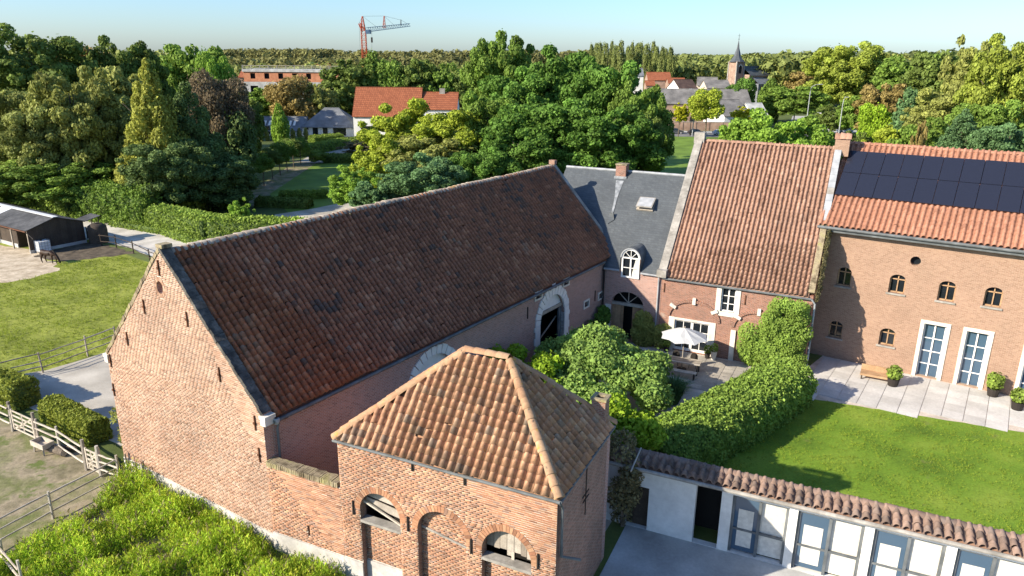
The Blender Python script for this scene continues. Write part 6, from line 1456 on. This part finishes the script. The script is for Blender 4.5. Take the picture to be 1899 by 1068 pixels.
b = MB(); b.tube([(0,0,zs-.2),(0,0,zs+2.2)], .06, 5); b.beam((-.6,0,zs+1.5),(.6,0,zs+1.5), .08,.08); b.lathe([(0,.2),(.25,0),(0,-.2)], (0,0,zs+.3), 8); b.build('cross', 'iron', chu)
zn, zne = zv(1398,122,yh+6), zv(1398,138,yh+4)
b = MB(); b.bx(2.01,15,-5,5,0,zne); b.build('nave_wall', 'brick_pale', chu)
b = MB(); b.add([(2.6,-5.4,zne-.3),(15.2,-5.4,zne-.3),(15.2,0,zn),(2.6,0,zn),(15.2,5.4,zne-.3),(2.6,5.4,zne-.3)], [(0,1,2,3),(3,2,4,5)]); b.build('nave_roof', 'slate', chu)
b = MB(); b.bx(4,14.5,-8,-5.01,0,zne-3.2); b.add([(3.8,-8.3,zne-3.3),(14.8,-8.3,zne-3.3),(14.8,-5,zne-1),(3.8,-5,zne-1)], [(0,1,2,3)]); b.build('side_aisle', 'slate_far', chu)
for k in range(4): b = MB(); c_ = 5.6+k*2.5; b.prism([(c_+.5,zne-6.2)]+arc(c_,zne-4.4,.5,0,math.pi,6)+[(c_-.5,zne-6.2)], -8.06,-8.02,'y'); b.build('window', 'glass', chu)
# road side wall, lamps, cars, yard
ww = thing('roadside_wall', 'long brick wall with stone coping behind the parked cars', 'wall', (gy(1240,240,199).x, 199, 0), 0)
L_ = gy(1362,240,199).x-gy(1240,240,199).x; MB().bx(0,L_,0,.3,0,2.2).build('wall', 'brick_pale', ww); MB().bx(-.05,L_+.05,-.05,.35,2.2,2.32).build('coping', 'stone_grey', ww)
for k in range(6): MB().bx(k*L_/5-.25,k*L_/5+.25,-.1,.4,0,2.19).build('pier', 'brick_pale', ww)
def lamp(label, u, vt, y, arm=1.6, sgn=1):
    t = thing('street_lamp', label, 'lamp post', (gy(u,200,y).x, y, 0)); z = zv(u, vt, y)
    b = MB(); b.tube([(0,0,0),(0,0,z*.5),(0,0,z*.86),(.12*sgn,0,z*.95),(arm*.5*sgn,0,z*.99),(arm*sgn,0,z)], [.14,.11,.09,.08,.07,.06], 8); b.build('pole', 'zinc_light', t)
    b = MB(); b.box((arm*sgn+.3*sgn,0,z), (.8,.28,.14)); b.build('lamp_head', 'zinc_light', t); return t
lamp('tall curved street lamp left of the concrete yard', 1499, 156, 172, 1.9); lamp('street lamp behind the round yellow tree', 1288, 165, 184, 1.0, -1); lamp('short pale post at the right end of the yard', 1562, 180, 165, .4)
t = thing('sign_pole', 'thin dark pole between dark car and black car', 'pole', (gy(1281,230,186).x, 186, 0)); b = MB(); b.tube([(0,0,0),(0,0,zv(1281,185,186))], .1, 6); b.build('pole', 'iron', t); b = MB(); b.lathe([(.16,0),(.16,.12),(0,.16)], n=8); b.build('base', 'iron', t)
def car(label, u, v_, paint, heading=0):
    p = gz(u, v_); t = thing('parked_car', label, 'car', (p.x, p.y, 0), heading, 'cars parked along the road')
    prof = [(-2.05,.35),(-2.1,.6),(-2.0,.85),(-1.75,.98),(-1.3,1.36),(-.5,1.48),(.3,1.42),(.95,1.0),(1.75,.86),(2.05,.65),(2.08,.35)]
    b = MB(); V = []; n = len(prof)
    for y_, k in ((-.86,.0),(-.80,.06),(.80,.06),(.86,.0)):
        for x_, z_ in prof: V.append((x_*(1-k*.2), y_*(1-.16*max(0,(z_-.9)/.5)), z_))
    F = []
    for j in range(3):
        for i in range(n): F.append((j*n+i, j*n+(i+1)%n, (j+1)*n+(i+1)%n, (j+1)*n+i))
    F += [tuple(range(n)), tuple(range(3*n, 4*n))]
    b.add(V, F); body = b.build('body', paint, t)
    for s in (-1, 1):
        b = MB(); y_ = .79*s
        b.add([(-1.25,y_,1.02),(-1.05,y_*.95,1.32),(-.35,y_*.93,1.40),(-.35,y_,1.0)], [(0,1,2,3)]); b.add([(-.25,y_,1.0),(-.25,y_*.93,1.40),(.28,y_*.94,1.36),(.78,y_,1.0)], [(0,1,2,3)])
        for i in range(len(b.v)): b.v[i] = (b.v[i][0], b.v[i][1]+.05*s, b.v[i][2])
        b.build('side_window', 'glass', t)
        for x_ in (-1.3, 1.25):
            b = MB(); b.tube([(x_,.68*s,.32),(x_,.89*s,.32)], .32, 14); wh = b.build('wheel', 'iron', t); b = MB(); b.tube([(x_,.885*s,.32),(x_,.9*s,.32)], .2, 10); b.build('rim', 'zinc_light', wh)
        b = MB(); b.box((2.04,.6*s,.68), (.08,.34,.16)); b.build('headlight', 'tank_white', t); b = MB(); b.box((-2.06,.62*s,.8), (.06,.3,.18)); b.build('tail_light', 'rust', t)
    b = MB(); b.add([(.36,-.66,1.415),(.36,.66,1.415),(.95,.72,1.03),(.95,-.72,1.03)], [(0,1,2,3)]); b.v = [(x_+.02,y_,z_+.02) for x_,y_,z_ in b.v]; b.build('windscreen', 'glass', t)
    b = MB(); b.add([(-1.32,-.66,1.36),(-1.32,.66,1.36),(-1.74,.72,1.0),(-1.74,-.72,1.0)], [(0,1,2,3)]); b.v = [(x_-.03,y_,z_+.02) for x_,y_,z_ in b.v]; b.build('rear_window', 'glass', t)
glassmat('paint_black', (.012,.012,.014), .2); glassmat('paint_silver', (.38,.42,.47), .25); glassmat('paint_dark', (.05,.055,.06), .25); glassmat('paint_white', (.6,.6,.6), .3)
car('black car parked left of the round yellow tree', 1291, 250, 'paint_black'); car('silver car parked right of the round yellow tree', 1337, 251, 'paint_silver'); car('dark grey car half hidden by the chestnuts', 1252, 248, 'paint_dark')
q = gz(1540, 243); ct = thing('container', 'pale grey office container standing in the concrete yard', 'container', (q.x-2.6, q.y, 0), .12)
b = MB(); b.bx(0,5.4,0,2.6,.15,4.6); b.build('shell', 'white_wall', ct); b = MB(); b.bx(-.1,5.5,-.1,2.7,4.6,4.75); b.build('roof', 'zinc_light', ct); b = MB(); b.bx(.5,4.9,-.04,-.002,1.6,3.9); b.build('window', 'glass_blue', ct); b = MB(); b.bx(-.04,-.002,.6,1.6,.15,2.4); b.build('door', 'zinc', ct)
q = gz(1566, 246); ut = thing('parked_van', 'small white van at the right end of the yard', 'van', (q.x, q.y, 0), 0)
b = MB(); b.prism([(-1.9,.3),(1.9,.3),(1.95,.9),(1.3,1.1),(.9,1.8),(-1.9,1.85)], -.85,.85,'y'); b.build('body', 'paint_white', ut); b = MB(); b.bx(.2,.95,-.87,-.855,1.1,1.65); b.build('side_window', 'glass', ut)
for x_ in (-1.2,1.2):
    for s in (-1,1): b = MB(); b.tube([(x_,.7*s,.32),(x_,.9*s,.32)], .32, 12); b.build('wheel', 'iron', ut)
fence('grey wire fence at the edge of the concrete yard', [gz(*q) for q in ((1530,247),(1545,247),(1560,248))], 1.6, (.8, 1.5), 'zinc_light', .05, .03)
b = tag(addobj('garden_cane', MB().tube([(4.5,24.2,3.3),(5.1,25.6,3.5)], .03, 5).mesh('garden_cane'), None, 'wood_pale'), 'pale cane leaning out at the back corner of the coach house', 'cane')
